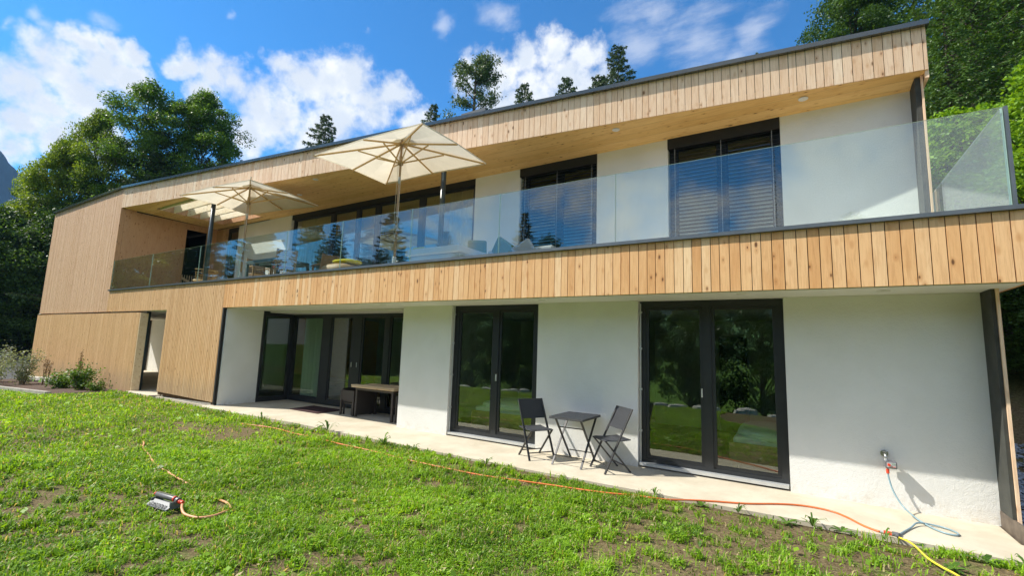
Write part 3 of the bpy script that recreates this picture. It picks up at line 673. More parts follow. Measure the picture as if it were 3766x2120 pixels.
def bed(x0, x1, y0, y1, label, head):
    t = thing('bed', label, 'bed', ((x0+x1)/2,(y0+y1)/2,0.02), 'beds inside the ground-floor rooms')
    b = MB(); b.box(x0,x1,y0,y0+0.04,0.12,0.42); b.box(x0,x1,y1-0.04,y1,0.12,0.42); b.box(x0,x0+0.04,y0+0.04,y1-0.04,0.12,0.42); b.box(x1-0.04,x1,y0+0.04,y1-0.04,0.12,0.42); b.box(x0+0.04,x1-0.04,y0+0.04,y1-0.04,0.22,0.25)
    part('bed_frame', b, M['bed'], t)
    for x in (x0+0.04,x1-0.1):
        for y in (y0+0.03,y1-0.1):
            b = MB(); b.box(x,x+0.07,y,y+0.07,0.02,0.12); part('leg', b, M['bed'], t)
    b = MB(); b.box(x0+0.05,x1-0.05,y0+0.05,y1-0.05,0.26,0.50); part('mattress', b, M['linen'], t, bevel=0.03)
    b = MB(); b.ball(((x0+x1)/2,(y0+y1)/2-0.1,0.52),(x1-x0)/2-0.06,(y1-y0)/2-0.12,0.09,24,power=0.45); part('duvet', b, M['linen'], t, smooth=True)
    if head == 'right':
        b = MB(); b.box(x1+0.005,x1+0.06,y0,y1,0.3,1.15); part('headboard', b, M['mat'], t)
        for yy in (y0+0.45,y1-0.45):
            b = MB(); b.ball((x1-0.3,yy,0.64),0.24,0.36,0.10,16,power=0.6); part('pillow', b, M['linen'], t, smooth=True)
    return t
bed(-5.6,-3.55,1.45,3.1,'bed with pillows behind the narrower glass door left of the bistro set','right')
bed(-0.95,1.2,1.4,3.1,'bed with dark headboard behind the wide glass door on the right','right')
b = MB(); b.box(-1.55,-1.0,4.9,5.18,0.02,2.05); tag(part('wardrobe', b, M['black'], None, bevel=0.01), 'dark tall wardrobe against the back wall behind the wide glass door', 'wardrobe')
b = MB(); b.box(-13.0,-12.9,0,0.1,0,0.1)
# ------------------------------------------------------------------ umbrellas
def umbrella(corners, hubz, px, py, label):
    t = thing('garden_umbrella', label, 'umbrella', (px, py, 3.085), 'cream umbrellas on the balcony')
    C = [Vector(c) for c in corners]; hub = Vector((px, py, hubz)); apex = hub+Vector((0,0,0.045))
    c = MB(); N = 8
    for i in range(4):
        A, B = C[i], C[(i+1) % 4]; mid = (A+B)/2+Vector((0,0,0.035))
        for P, Q in ((A, mid), (mid, B)):
            for k in range(N):
                for s in range(2):
                    pass
            rows = []
            for k in range(N+1):
                u = k/N; rows.append([apex.lerp(P.lerp(Q, j/4), u)-Vector((0,0,0.05*math.sin(math.pi*u)*(1-abs(j/2-1))*0.9)) for j in range(5)])
            for k in range(N):
                for j in range(4):
                    q = [rows[k][j], rows[k+1][j], rows[k+1][j+1], rows[k][j+1]]
                    if k == 0: q = [rows[0][0], rows[1][j], rows[1][j+1]]
                    c.poly(q); 
        c.poly([A, mid, mid-Vector((0,0,0.03)), A-Vector((0,0,0.03))]); c.poly([mid, B, B-Vector((0,0,0.03)), mid-Vector((0,0,0.03))])
    part('canopy', c, M['canvas'], t, smooth=True)
    v = MB()   # small vent cap above
    for i in range(4):
        A, B = C[i], C[(i+1) % 4]; top = apex+Vector((0,0,0.10)); v.poly([top, apex.lerp(A,0.17)+Vector((0,0,0.05)), apex.lerp(B,0.17)+Vector((0,0,0.05))])
    v.tube([apex-Vector((0,0,.02)), apex+Vector((0,0,0.17))],0.014,8); v.ball(tuple(apex+Vector((0,0,0.19))),0.03,0.03,0.03,8)
    part('vent_cap', v, M['canvas'], t)
    ends = []
    for i in range(4): ends += [C[i], (C[i]+C[(i+1) % 4])/2+Vector((0,0,0.03))]
    low = hub-Vector((0,0,0.50)); hb = hub-Vector((0,0,0.06))
    for e in ends:
        r = MB(); r.bar(hb+(e-hb).normalized()*0.05, e-Vector((0,0,0.025)), 0.022, 0.032); rib = part('rib', r, M['ashwood'], t)
        s = MB(); k = hb.lerp(e-Vector((0,0,0.03)), 0.50); s.bar(low+(k-low).normalized()*0.05, k-Vector((0,0,0.02)), 0.018, 0.026); part('strut', s, M['ashwood'], rib)
    h = MB(); h.lathe((px,py,hubz-0.10),[(0.035,0),(0.06,0.01),(0.06,0.06),(0.035,0.07)],14); part('hub', h, M['teak'], t, smooth=True); h = MB(); h.lathe((px,py,hubz-0.54),[(0.034,0),(0.058,0.01),(0.058,0.07),(0.034,0.10),(0.034,0.2)],14)
    part('runner', h, M['teak'], t, smooth=True)
    p = MB(); p.tube([(px,py,3.2),(px,py,4.4),(px,py,hubz+0.02)],[0.027,0.025,0.022],12); part('pole', p, M['teak'], t, smooth=True)
    p = MB(); p.tube([(px,py,4.05),(px,py,4.13)],0.031,12); p.tube([(px,py,hubz-0.95),(px,py,hubz-0.8)],0.029,12); part('pole_sleeve', p, M['lt_pl'], t, smooth=True)
    for dx in (-0.05, 0.06):
        p = MB(); p.tube([(px+dx*0.9,py-0.02,hubz-0.5),(px+dx,py-0.03,4.5),(px+dx*0.7,py-0.03,4.0)],0.004,6); part('pull_cord', p, M['canvas'], t)
    p = MB(); p.lathe((px,py,3.085),[(0.26,0),(0.26,0.05),(0.22,0.07),(0.045,0.09),(0.04,0.36),(0.034,0.37)],24); p.tube([(px+0.03,py,3.36),(px+0.10,py,3.36)],0.012,8); part('base', p, M['lt_pl'], t, smooth=False)
    return t
def quad(uvs): return uvs
umbrella([(-8.66,-0.40,5.6),(-5.61,-0.38,5.6),(-5.64,1.66,5.6),(-8.60,1.58,5.6)], 5.985, -7.13, 0.61, 'larger cream umbrella on a wooden pole near the middle of the balcony')
umbrella([(-14.22,-0.58,5.5),(-11.2,-0.34,5.5),(-11.56,1.80,5.5),(-14.40,1.42,5.5)], 5.90, -12.90, 0.56, 'cream umbrella beside the slatted loggia skylight, at the left end of the balcony')
# ------------------------------------------------------------------ bistro set on the terrace
def bistro_chair(name, label, loc, rz):
    t = thing(name, label, 'chair', loc, 'folding chairs of the bistro set', rz)
    for s in (-1, 1):
        b = MB(); b.bar((s*0.215,-0.215,0.0),(s*0.205,0.215,0.86),0.022,0.030,up=(1,0,0)); part('leg', b, M['tube'], t, local=True, bevel=0.004)
        b = MB(); b.bar((s*0.180,0.205,0.0),(s*0.180,-0.185,0.425),0.020,0.028,up=(1,0,0)); part('leg', b, M['tube'], t, local=True, bevel=0.004)
    for q0, q1 in (((-0.205,-0.165,0.10),(0.205,-0.165,0.10)),((-0.17,0.125,0.09),(0.17,0.125,0.09))):
        b = MB(); b.bar(q0, q1, 0.014); part('stretcher', b, M['tube'], t, local=True)
    b = MB(); n = 8
    for i in range(n):
        y0, y1 = -0.20+0.40*i/n, -0.20+0.40*(i+1)/n; z = lambda y: 0.445-0.012*math.sin((y+0.2)/0.4*math.pi)-0.012*max(0,(-0.15-y)/0.05)
        b.hexa([(-0.192,y0,z(y0)-0.012),(0.192,y0,z(y0)-0.012),(0.192,y1,z(y1)-0.012),(-0.192,y1,z(y1)-0.012),(-0.192,y0,z(y0)),(0.192,y0,z(y0)),(0.192,y1,z(y1)),(-0.192,y1,z(y1))])
    part('seat', b, M['rattan_blk'], t, local=True)
    b = MB(); f = lambda z: -0.215+0.43*z/0.86
    for i in range(6):
        z0, z1 = 0.575+0.285*i/6, 0.575+0.285*(i+1)/6; k0, k1 = 0.015*math.sin(i/6*math.pi), 0.015*math.sin((i+1)/6*math.pi)
        b.hexa([(-0.195,f(z0)+k0-0.006,z0),(0.195,f(z0)+k0-0.006,z0),(0.195,f(z0)+k0+0.008,z0),(-0.195,f(z0)+k0+0.008,z0),(-0.195,f(z1)+k1-0.006,z1),(0.195,f(z1)+k1-0.006,z1),(0.195,f(z1)+k1+0.008,z1),(-0.195,f(z1)+k1+0.008,z1)])
    part('backrest', b, M['rattan_blk'], t, local=True)
    return t
bistro_chair('folding_chair', 'black folding chair left of the bistro table, in front of the narrower glass door', (-3.58,0.42,0), rad(58))
bistro_chair('folding_chair', 'black folding chair right of the bistro table, next to the wide glass door', (-2.36,0.42,0), rad(-41))
t = thing('bistro_table', 'small square folding table with woven black top between the two folding chairs', 'table', (-2.93,0.45,0))
b = MB(); b.box(-0.27,0.27,-0.34,0.34,0.655,0.69); part('tabletop', b, M['rattan_blk'], t, local=True, bevel=0.006)
for s in (-1, 1):
    b = MB(); b.bar((s*0.225,-0.30,0),(s*0.225,0.26,0.655),0.018,0.026,up=(1,0,0)); part('leg', b, M['tube'], t, local=True)
    b = MB(); b.bar((s*0.20,0.30,0),(s*0.20,-0.26,0.655),0.018,0.026,up=(1,0,0)); part('leg', b, M['tube'], t, local=True)
for q0, q1 in (((-0.22,-0.24,0.13),(0.22,-0.24,0.13)),((-0.2,0.24,0.13),(0.2,0.24,0.13)),((-0.2,-0.14,0.52),(0.2,-0.14,0.52))):
    b = MB(); b.bar(q0, q1, 0.014); part('stretcher', b, M['tube'], t, local=True)
# ------------------------------------------------------------------ rattan set in the recess
t = thing('rattan_table', 'dark rattan table carrying a pile of loose boards in the recess', 'table', (-8.05,1.45,0))
b = MB(); b.box(-0.60,0.60,-0.31,0.31,0.60,0.655); part('tabletop', b, M['rattan'], t, local=True, bevel=0.006)
for sx in (-1,1):
    for sy in (-1,1):
        b = MB(); b.box(sx*0.57-0.025,sx*0.57+0.025,sy*0.28-0.025,sy*0.28+0.025,0,0.60); part('leg', b, M['rattan'], t, local=True)
b = MB(); b.box(-0.585,-0.575,-0.25,0.25,0.03,0.598); part('side_panel', b, M['rattan'], t, local=True)
rg = random.Random(3)
bs = [(-0.68,0.66,-0.36,-0.20,0.0,0.0),(-0.66,0.60,-0.17,-0.02,0.0,0.02),(-0.60,0.68,0.0,0.15,0.0,-0.02),(-0.64,0.62,0.17,0.32,0.0,0.0),(-0.72,0.64,-0.34,-0.19,0.030,0.01),(-0.55,0.70,-0.12,0.03,0.030,-0.04),(-0.62,0.30,0.08,0.22,0.030,0.05),(-0.10,0.66,0.15,0.30,0.031,-0.06)]
for i, (x0,x1,y0,y1,dz,sk) in enumerate(bs):
    b = MB(); z = 0.657+dz; b.hexa([(x0,y0,z),(x1,y0+sk,z),(x1,y1+sk,z),(x0,y1,z),(x0,y0,z+0.026),(x1,y0+sk,z+0.026),(x1,y1+sk,z+0.026),(x0,y1,z+0.026)], rg.random())
    o = part('wooden_board', b, M['boards'], None); o.location = (-8.05,1.45,0)
    tag(o, 'loose pale wooden board lying in the pile on the rattan table', 'board', 'loose boards on the rattan table')
def rattan_chair(label, loc, rz):
    t = thing('rattan_chair', label, 'chair', loc, 'rattan chairs in the recess', rz)   # back towards -x
    for sx in (-1,1):
        for sy in (-1,1):
            b = MB(); b.box(sx*0.21-0.02,sx*0.21+0.02,sy*0.25-0.02,sy*0.25+0.02,0,0.56); part('leg', b, M['rattan'], t, local=True)
    b = MB(); b.box(-0.225,-0.195,-0.23,0.23,0.30,0.60); part('backrest', b, M['rattan'], t, local=True)
    for sy in (-1,1):
        b = MB(); b.box(-0.19,0.19,sy*0.25-0.012,sy*0.25+0.012,0.34,0.56); part('armrest', b, M['rattan'], t, local=True)
    b = MB(); b.box(-0.19,0.23,-0.235,0.235,0.30,0.345); part('seat', b, M['rattan'], t, local=True)
    b = MB(); b.box(-0.18,0.22,-0.22,0.22,0.348,0.39); part('cushion', b, M['grey_pl'], t, local=True, bevel=0.01)
    return t
rattan_chair('dark rattan chair pushed against the left side of the board-laden table', (-8.95,1.44,0), 0)
rattan_chair('dark rattan chair right of the board-laden table, half hidden by the wall corner', (-7.17,1.44,0), math.pi)
for x, lb in ((-9.0,'low rattan stool tucked under the left rattan chair'),(-7.15,'low rattan stool tucked under the right rattan chair')):
    t = thing('rattan_stool', lb, 'stool', (x,1.44,0), 'rattan stools')
    b = MB(); b.box(-0.16,0.16,-0.2,0.2,0.24,0.275); part('seat', b, M['rattan'], t, local=True)
    for sx in (-1,1):
        for sy in (-1,1):
            b = MB(); b.box(sx*0.14-0.015,sx*0.14+0.015,sy*0.18-0.015,sy*0.18+0.015,0,0.24); part('leg', b, M['rattan'], t, local=True)
b = MB(); b.hexa([(-10.62,0.86,0.003),(-9.55,0.86,0.003),(-9.62,1.62,0.003),(-10.75,1.62,0.003),(-10.62,0.86,0.018),(-9.55,0.86,0.018),(-9.62,1.62,0.018),(-10.75,1.62,0.018)])
tag(part('doormat', b, M['mat'], None), 'dark reddish doormat in front of the sliding door in the recess', 'doormat')
# ------------------------------------------------------------------ balcony furniture
ZF = 3.085
t = thing('dining_table', 'grey metal framed dining table with glass top on the balcony, beside the left umbrella', 'table', (-12.35,1.25,ZF))
b = MB(); b.box(-0.72,0.72,-0.48,-0.43,0.64,0.725); b.box(-0.72,0.72,0.43,0.48,0.64,0.725); b.box(-0.72,-0.67,-0.43,0.43,0.64,0.725); b.box(0.67,0.72,-0.43,0.43,0.64,0.725); b.box(-0.02,0.02,-0.43,0.43,0.66,0.70); b.box(-0.67,0.67,-0.15,-0.11,0.66,0.70)
part('table_frame', b, M['grey_metal'], t, local=True)
for sx in (-1,1):
    for sy in (-1,1):
        b = MB(); b.box(sx*0.695-0.03,sx*0.695+0.03,sy*0.455-0.03,sy*0.455+0.03,0,0.638); part('leg', b, M['grey_metal'], t, local=True)
b = MB(); b.box(-0.70,0.70,-0.46,0.46,0.728,0.736); part('glass_top', b, M['glass_table'], t, local=True)
def slat_chair(label, loc, rz, cush=None):
    t = thing('wooden_chair', label, 'chair', loc, 'slatted wooden chairs on the balcony', rz)
    for s in (-1,1):
        b = MB(); b.bar((s*0.23,0.20,0),(s*0.23,0.20,0.43),0.035,0.045); b.bar((s*0.23,0.20,0.43),(s*0.23,0.33,0.92),0.035,0.045,up=(1,0,0)); part('leg', b, M['teak'], t, local=True)
        b = MB(); b.bar((s*0.23,-0.22,0),(s*0.23,-0.22,0.63),0.04); part('leg', b, M['teak'], t, local=True)
        b = MB(); b.box(s*0.23-0.03,s*0.23+0.03,-0.25,0.25,0.635,0.66); part('armrest', b, M['teak'], t, local=True)
    b = MB()
    for i in range(7): b.box(-0.24,0.24,-0.23+i*0.066,-0.23+i*0.066+0.054,0.42,0.44,random.random())
    part('seat', b, M['teak'], t, local=True)
    b = MB()
    for i in range(8):
        z = 0.50+i*0.052; y = 0.20+(z-0.43)*0.265; b.hexa([(-0.215,y-0.01,z),(0.215,y-0.01,z),(0.215,y+0.01,z),(-0.215,y+0.01,z),(-0.215,y,z+0.042),(0.215,y,z+0.042),(0.215,y+0.02,z+0.042),(-0.215,y+0.02,z+0.042)], random.random())
    part('backrest', b, M['teak'], t, local=True)
    return t
slat_chair('slatted wooden chair at the right end of the balcony dining table', (-11.62,0.98,ZF), rad(-112))
slat_chair('slatted wooden chair standing behind the one at the table end, near the panorama window', (-11.1,1.85,ZF), rad(-100))
slat_chair('slatted wooden chair at the left end of the balcony dining table', (-13.35,1.3,ZF), rad(80))
b = MB(); b.ball((-11.80,1.05,ZF+0.50),0.22,0.22,0.05,14,power=0.6); tag(part('seat_cushion', b, M['pink'], None, smooth=True), 'pink seat cushion on the chair at the right end of the dining table', 'cushion')
def wicker(label, loc, rz):
    t = thing('wicker_armchair', label, 'armchair', loc, 'wicker armchairs', rz); b = MB()
    for i in range(13):
        a = math.pi*i/12; b.tube([(0.30*math.cos(a),0.05+0.26*math.sin(a),0.36),(0.36*math.cos(a),0.08+0.34*math.sin(a),0.62+0.06*math.sin(a))],0.008,5)
    for z, r in ((0.42,0.0),(0.50,0.02),(0.58,0.04),(0.68,0.06)):
        b.tube([((0.30+r)*math.cos(math.pi*i/12),0.05+(0.27+r)*math.sin(math.pi*i/12),z) for i in range(13)],0.010 if z < 0.6 else 0.018,5)
    part('backrest', b, M['ashwood'], t, local=True)
    b = MB(); b.lathe((0,0.05,0.32),[(0.28,0),(0.31,0.02),(0.28,0.05)],16); part('seat', b, M['ashwood'], t, local=True)
    for sx, sy in ((-1,-1),(1,-1),(-1,1),(1,1)):
        b = MB(); b.tube([(sx*0.2,0.05+sy*0.18,0.33),(sx*0.28,0.05+sy*0.26,0)],0.012,6); part('leg', b, M['ashwood'], t, local=True)
    return t
wicker('wicker armchair seen under the dining table frame', (-13.45,1.95,ZF), rad(30))
wicker('wicker armchair beside the left round post under the loggia', (-16.05,1.05,ZF), rad(-70))
t = thing('pouf', 'round beige woven pouf under the yellow cushion on the balcony', 'pouf', (-9.25,1.05,ZF))
b = MB(); b.ball((0,0,0.21),0.50,0.48,0.21,22,power=0.7); part('body', b, M['teak'], t, smooth=True, local=True)
b = MB(); b.ball((-9.12,1.02,ZF+0.465),0.36,0.24,0.06,18,power=0.75,rot=0.2); tag(part('cushion', b, M['yellow'], None, smooth=True), 'yellow cushion lying on the round pouf', 'cushion')
t = thing('daybed', 'low daybed with thick off-white mattress behind the balustrade near the round post', 'daybed', (-6.1,1.05,ZF))
b = MB(); b.box(-0.62,0.66,-0.42,0.44,0.03,0.34); part('base', b, M['grey_cloth'], t, local=True, bevel=0.01)
b = MB(); b.box(-0.68,0.70,-0.50,0.48,0.345,0.48); part('mattress', b, M['offwhite'], t, local=True, bevel=0.03)
b = MB(); b.hexa([(-0.45,-0.505,0.36),(-0.36,-0.505,0.36),(-0.36,0.2,0.486),(-0.45,0.2,0.486),(-0.45,-0.512,0.36),(-0.36,-0.512,0.36),(-0.36,0.2,0.50),(-0.45,0.2,0.50)]); 
b = MB(); b.box(-0.52,-0.22,-0.45,0.10,0.483,0.515); o = part('towel', b, M['yellow'], None, bevel=0.01); o.location = (-6.1,1.05,ZF); tag(o, 'folded yellow towel on the edge of the daybed', 'towel')
t = thing('sofa', 'grey outdoor sofa in front of the white wall between panorama window and first blind', 'sofa', (-5.3,2.3,ZF))
b = MB(); b.box(-0.85,0.85,-0.35,0.40,0.05,0.42); part('seat', b, M['grey_cloth'], t, local=True, bevel=0.03)
b = MB(); b.box(-0.85,0.85,0.25,0.44,0.42,0.80); part('backrest', b, M['grey_cloth'], t, local=True, bevel=0.04)
for s in (-1,1):
    b = MB(); b.box(s*0.78-0.08,s*0.78+0.08,-0.35,0.24,0.42,0.62); part('armrest', b, M['grey_cloth'], t, local=True, bevel=0.03)
for (x,y,z,rz,mt,lb) in ((-6.02,1.98,ZF+0.83,0.1,'green_cloth','olive green square cushion at the left end of the sofa, nearest the round post'),(-5.45,2.15,ZF+0.82,0.6,'green_cloth','olive green cushion standing on its corner in the middle of the sofa'),(-4.85,2.05,ZF+0.70,-0.5,'grey_cloth','pale grey cushion leaning at the right end of the sofa')):
    b = MB(); b.box(-0.23,0.23,-0.06,0.06,-0.20,0.20); o = part('cushion', b, M[mt], None, bevel=0.045); o.location = (x,y,z-0.12); o.rotation_euler = (0.25, rz, 0.1); tag(o, lb, 'cushion')
# ------------------------------------------------------------------ tap, timer, hoses, sprinkler
t = thing('water_tap', 'grey metal wall tap above the watering timer', 'tap', (0.76,D1,0.60))
b = MB(); b.tube([(0.755,D1-0.001,0.60),(0.755,D1-0.018,0.60)],0.036,16); part('wall_rosette', b, M['chrome'], t, smooth=False)
b = MB(); b.tube([(0.755,D1-0.018,0.60),(0.757,D1-0.065,0.60),(0.759,D1-0.085,0.575),(0.760,D1-0.088,0.545)],[0.015,0.017,0.016,0.014],10); b.bar((0.735,D1-0.065,0.628),(0.785,D1-0.065,0.628),0.012,0.010); b.tube([(0.757,D1-0.062,0.60),(0.757,D1-0.062,0.63)],0.007,8)
part('spout', b, M['chrome'], t, smooth=True)
t = thing('watering_timer', 'small grey watering timer with red dial screwed below the wall tap', 'timer', (0.80,D1-0.09,0.50))
b = MB(); b.box(0.742,0.848,D1-0.150,D1-0.050,0.462,0.538); part('housing', b, M['grey_pl'], t, bevel=0.008)
b = MB(); b.box(0.755,0.838,D1-0.1535,D1-0.1505,0.474,0.528); part('face_plate', b, M['lt_pl'], t)
b = MB(); b.tube([(0.775,D1-0.152,0.503),(0.775,D1-0.170,0.503)],0.014,14); part('dial', b, M['red'], t)
b = MB(); b.box(0.800,0.832,D1-0.1560,D1-0.1540,0.506,0.524); part('display', b, M['lcd'], t)
b = MB(); b.box(0.800,0.810,D1-0.1575,D1-0.1540,0.480,0.487); b.box(0.818,0.830,D1-0.1575,D1-0.1540,0.480,0.487); part('button', b, M['red'], t)
b = MB(); b.tube([(0.760,D1-0.09,0.535),(0.760,D1-0.09,0.560)],0.018,12); b.tube([(0.768,D1-0.09,0.463),(0.768,D1-0.09,0.448)],0.014,12); part('union', b, M['lt_pl'], t)
def hose(name, pts, r, mt, label, n=5, parent=None):
    b = MB(); b.tube(spline(pts, n), r, 8); o = part(name, b, mt, parent, smooth=True)
    if label: tag(o, label, 'hose')
    return o
h = hose('garden_hose', [(0.768,0.755,0.40),(0.775,0.74,0.33),(0.80,0.70,0.22),(0.86,0.62,0.10),(0.94,0.48,0.035),(1.02,0.30,0.016),(1.10,0.18,0.012),(1.19,0.16,0.012),(1.22,0.24,0.012),(1.16,0.34,0.014),(1.05,0.37,0.018),(0.93,0.30,0.030),(0.86,0.16,0.014),(0.79,0.0,0.012),(0.72,-0.17,0.014)], 0.0085, M['bluehose'], 'grey-blue hose hanging from the watering timer and looping on the terrace', 7)
b = MB(); b.tube([(0.768,0.755,0.447),(0.768,0.755,0.398)],0.016,12); part('hose_connector', b, M['red'], h)
t = thing('hose_splitter', 'red and grey hose splitter at the terrace edge where three hoses meet', 'connector', (0.68,-0.21,0))
b = MB(); b.tube([(0.60,-0.20,0.016),(0.66,-0.205,0.016)],0.019,12); part('coupling', b, M['red'], t)
b = MB(); b.tube([(0.662,-0.205,0.018),(0.71,-0.21,0.018)],0.022,12); b.tube([(0.70,-0.21,0.016),(0.725,-0.175,0.016)],0.014,10); b.tube([(0.69,-0.215,0.014),(0.705,-0.25,0.008)],0.013,10); part('branch', b, M['grey_pl'], t)
b = MB(); b.tube([(0.575,-0.197,0.014),(0.598,-0.2,0.014)],0.014,12); part('collar', b, M['lt_pl'], t)
gz = lambda x, y: float(hgt(x, y))
orng = [(0.57,-0.19),(0.45,-0.08),(0.33,0.12),(0.19,0.25),(-0.04,0.27),(-0.28,0.17),(-0.6,-0.06),(-0.92,-0.21),(-1.14,-0.33)]
lawnp = [(-1.4,-0.50),(-1.74,-0.62),(-2.1,-0.72),(-2.9,-0.80),(-3.6,-0.93),(-4.38,-1.0),(-5.07,-1.03),(-5.68,-1.0),(-6.48,-0.96),(-7.36,-0.82),(-7.84,-0.82),(-8.46,-0.75),(-8.89,-0.8),(-9.4,-0.95)]
hose('garden_hose', [(x,y,0.011) for x,y in orng]+[(x,y,gz(x,y)+0.034) for x,y in lawnp], 0.0095, M['orange'], 'long orange hose running from the splitter along the terrace edge into the lawn', 6)
loop = [(-8.99,-2.70),(-8.6,-2.84),(-8.33,-2.95),(-7.66,-3.12),(-7.07,-3.27),(-6.68,-3.31),(-6.35,-3.33),(-5.86,-3.34),(-5.43,-3.37),(-5.06,-3.42),(-4.86,-3.48),(-4.74,-3.60),(-4.70,-3.72),(-4.76,-3.82),(-4.92,-3.86),(-5.04,-3.84),(-5.13,-3.80)]
zz = [0.02,0.035,0.04,0.04,0.04,0.04,0.03,0.0,0.0,0.03,0.02,0.05,0.05,0.045,0.05,0.07,0.085]
hose('garden_hose', [(x,y,gz(x,y)+dz) for (x,y),dz in zip(loop,zz)], 0.0115, M['palehose'], 'faded orange hose curving over the grass to the sprinkler', 6)
hose('garden_hose', [(0.71,-0.25,0.008),(0.78,-0.43,gz(.78,-.43)+0.045),(0.84,-0.68,gz(.84,-.68)+0.04),(0.90,-0.85,gz(.9,-.85)+0.045),(0.97,-1.0,gz(.97,-1)+0.05),(1.05,-1.3,gz(1,-1.3)+0.04),(1.2,-2.2,gz(1.2,-2.2)+0.03)], 0.0085, M['yellowhose'], 'yellow hose running from the splitter towards the bottom right corner', 6)
SG = gz(-5.4,-3.8)+0.035
t = thing('lawn_sprinkler', 'grey oscillating lawn sprinkler lying in the grass at the end of the faded hose', 'sprinkler', (-5.36,-3.82,SG), None, rad(6)); t.scale = (0.82, 0.82, 0.82)
b = MB()
for i in range(8):   # curved foot skirt
    a0, a1 = i/8, (i+1)/8
    f0, f1 = (-0.125+0.085*a0, 0.008+0.05*a0**1.3), (-0.125+0.085*a1, 0.008+0.05*a1**1.3)
    b.hexa([(-0.24,f0[0],f0[1]-0.006),(0.18,f0[0],f0[1]-0.006),(0.18,f1[0],f1[1]-0.006),(-0.24,f1[0],f1[1]-0.006),(-0.24,f0[0],f0[1]),(0.18,f0[0],f0[1]),(0.18,f1[0],f1[1]),(-0.24,f1[0],f1[1])])
b.hexa([(-0.24,0.02,0.0),(0.18,0.02,0.0),(0.18,0.07,0.0),(-0.24,0.07,0.0),(-0.24,0.02,0.02),(0.18,0.02,0.02),(0.18,0.07,0.012),(-0.24,0.07,0.012)])
b.box(-0.24,-0.225,-0.07,0.06,0.0,0.07); b.box(0.165,0.18,-0.08,0.06,0.0,0.08)
ft = part('foot', b, M['foot_pl'], t, local=True)
b = MB(); b.tube([(-0.25,-0.005,0.095),(-0.235,-0.005,0.095),(0.15,-0.005,0.095),(0.17,-0.005,0.095)],[0.018,0.030,0.030,0.022],16); part('spray_barrel', b, M['grey_pl'], t, smooth=True, local=True)
b = MB(); b.box(-0.22,0.14,-0.014,0.004,0.120,0.130); part('nozzle_strip', b, M['chrome'], t, local=True)
for x, rr_ in ((-0.255,0.018),(0.145,0.033)):
    b = MB(); b.tube([(x-0.010,-0.012,0.100),(x+0.008,-0.012,0.100)],rr_,14); part('end_ring', b, M['red'], t, local=True)
b = MB(); b.tube([(0.175,-0.005,0.088),(0.205,-0.005,0.085)],0.036,16); part('gear_housing', b, M['grey_pl'], t, local=True)
b = MB(); b.tube([(0.207,-0.005,0.083),(0.235,-0.003,0.080)],0.022,14); b.tube([(0.245,0,0.079),(0.275,0.004,0.076)],0.022,14); part('coupling', b, M['red'], t, local=True)
tc = bpy.data.curves.new('lettering', 'FONT'); tc.body = 'GARDENA'; tc.size = 0.072; tc.extrude = 0.001; tc.shear = 0.2; tc.align_x = 'CENTER'
to = bpy.data.objects.new('tmp', tc); COL.objects.link(to)
bpy.context.view_layer.update()
tm = bpy.data.meshes.new_from_object(to.evaluated_get(bpy.context.evaluated_depsgraph_get())); bpy.data.objects.remove(to)
tm.materials.clear(); tm.materials.append(M['black_matt'])
lo = bpy.data.objects.new('lettering', tm); COL.objects.link(lo); lo.parent = ft; lo.location = (-0.03,-0.122,0.014); lo.rotation_euler = (rad(29),0,0)
# ------------------------------------------------------------------ edging, stones, gravel at the right
b = MB(); b.hexa([(1.672,0.845,-0.12),(1.69,0.845,-0.12),(2.75,-0.95,-0.12),(2.73,-0.96,-0.12),(1.672,0.845,0.155),(1.69,0.845,0.155),(2.75,-0.95,0.155),(2.73,-0.96,0.155)])
b.v = [(1.672,0.83,-0.12),(1.69,0.83,-0.12),(1.735,-0.4,-0.12),(1.717,-0.4,-0.12),(1.672,0.83,0.16),(1.69,0.83,0.16),(1.735,-0.4,0.16),(1.717,-0.4,0.16)]
tag(part('garden_edging', b, M['edging'], None), 'brown metal edging strip running from the right house corner towards the viewer', 'edging')
def scatter_chips(name, regions, mt, seed, kind_label, cat, sizes):
    rg = np.random.RandomState(seed); V = []; F = []
    base = np.array([(-1,-.7,-.4),(1,-.6,-.5),(.8,.8,-.4),(-.9,.7,-.5),(-.7,-.5,.4),(.7,-.4,.5),(.6,.6,.35),(-.6,.5,.5)])
    for x, y in regions:
        s = rg.uniform(*sizes); a = rg.rand()*6.28; til = rg.uniform(-.5,.5,2)
        R = np.array(Matrix.Rotation(a,3,'Z') @ Matrix.Rotation(til[0],3,'X') @ Matrix.Rotation(til[1],3,'Y'))
        p = (base*[s,s*.7,s*.35]+rg.uniform(-.12,.12,(8,3))*s) @ R.T + [x,y,float(hgt(x,y))+s*0.25+rg.rand()*0.02]
        k = len(V)*8; V.append(p); F += [tuple(k+i for i in q) for q in ((3,2,1,0),(4,5,6,7),(0,1,5,4),(1,2,6,5),(2,3,7,6),(3,0,4,7))]
    me = bpy.data.meshes.new(name); me.from_pydata(np.concatenate(V).tolist(), [], F); me.materials.append(mt); me.update()
    o = bpy.data.objects.new(name, me); COL.objects.link(o); o['kind'] = 'stuff'; tag(o, kind_label, cat)
rn = np.random.RandomState(5)
scatter_chips('slate_gravel', [(1.80+rn.rand()*1.9, 0.2+rn.rand()*4.8) for _ in range(3800)], M['slate'], 6, 'blue-grey slate chips beside the right house wall', 'gravel', (0.025,0.055))
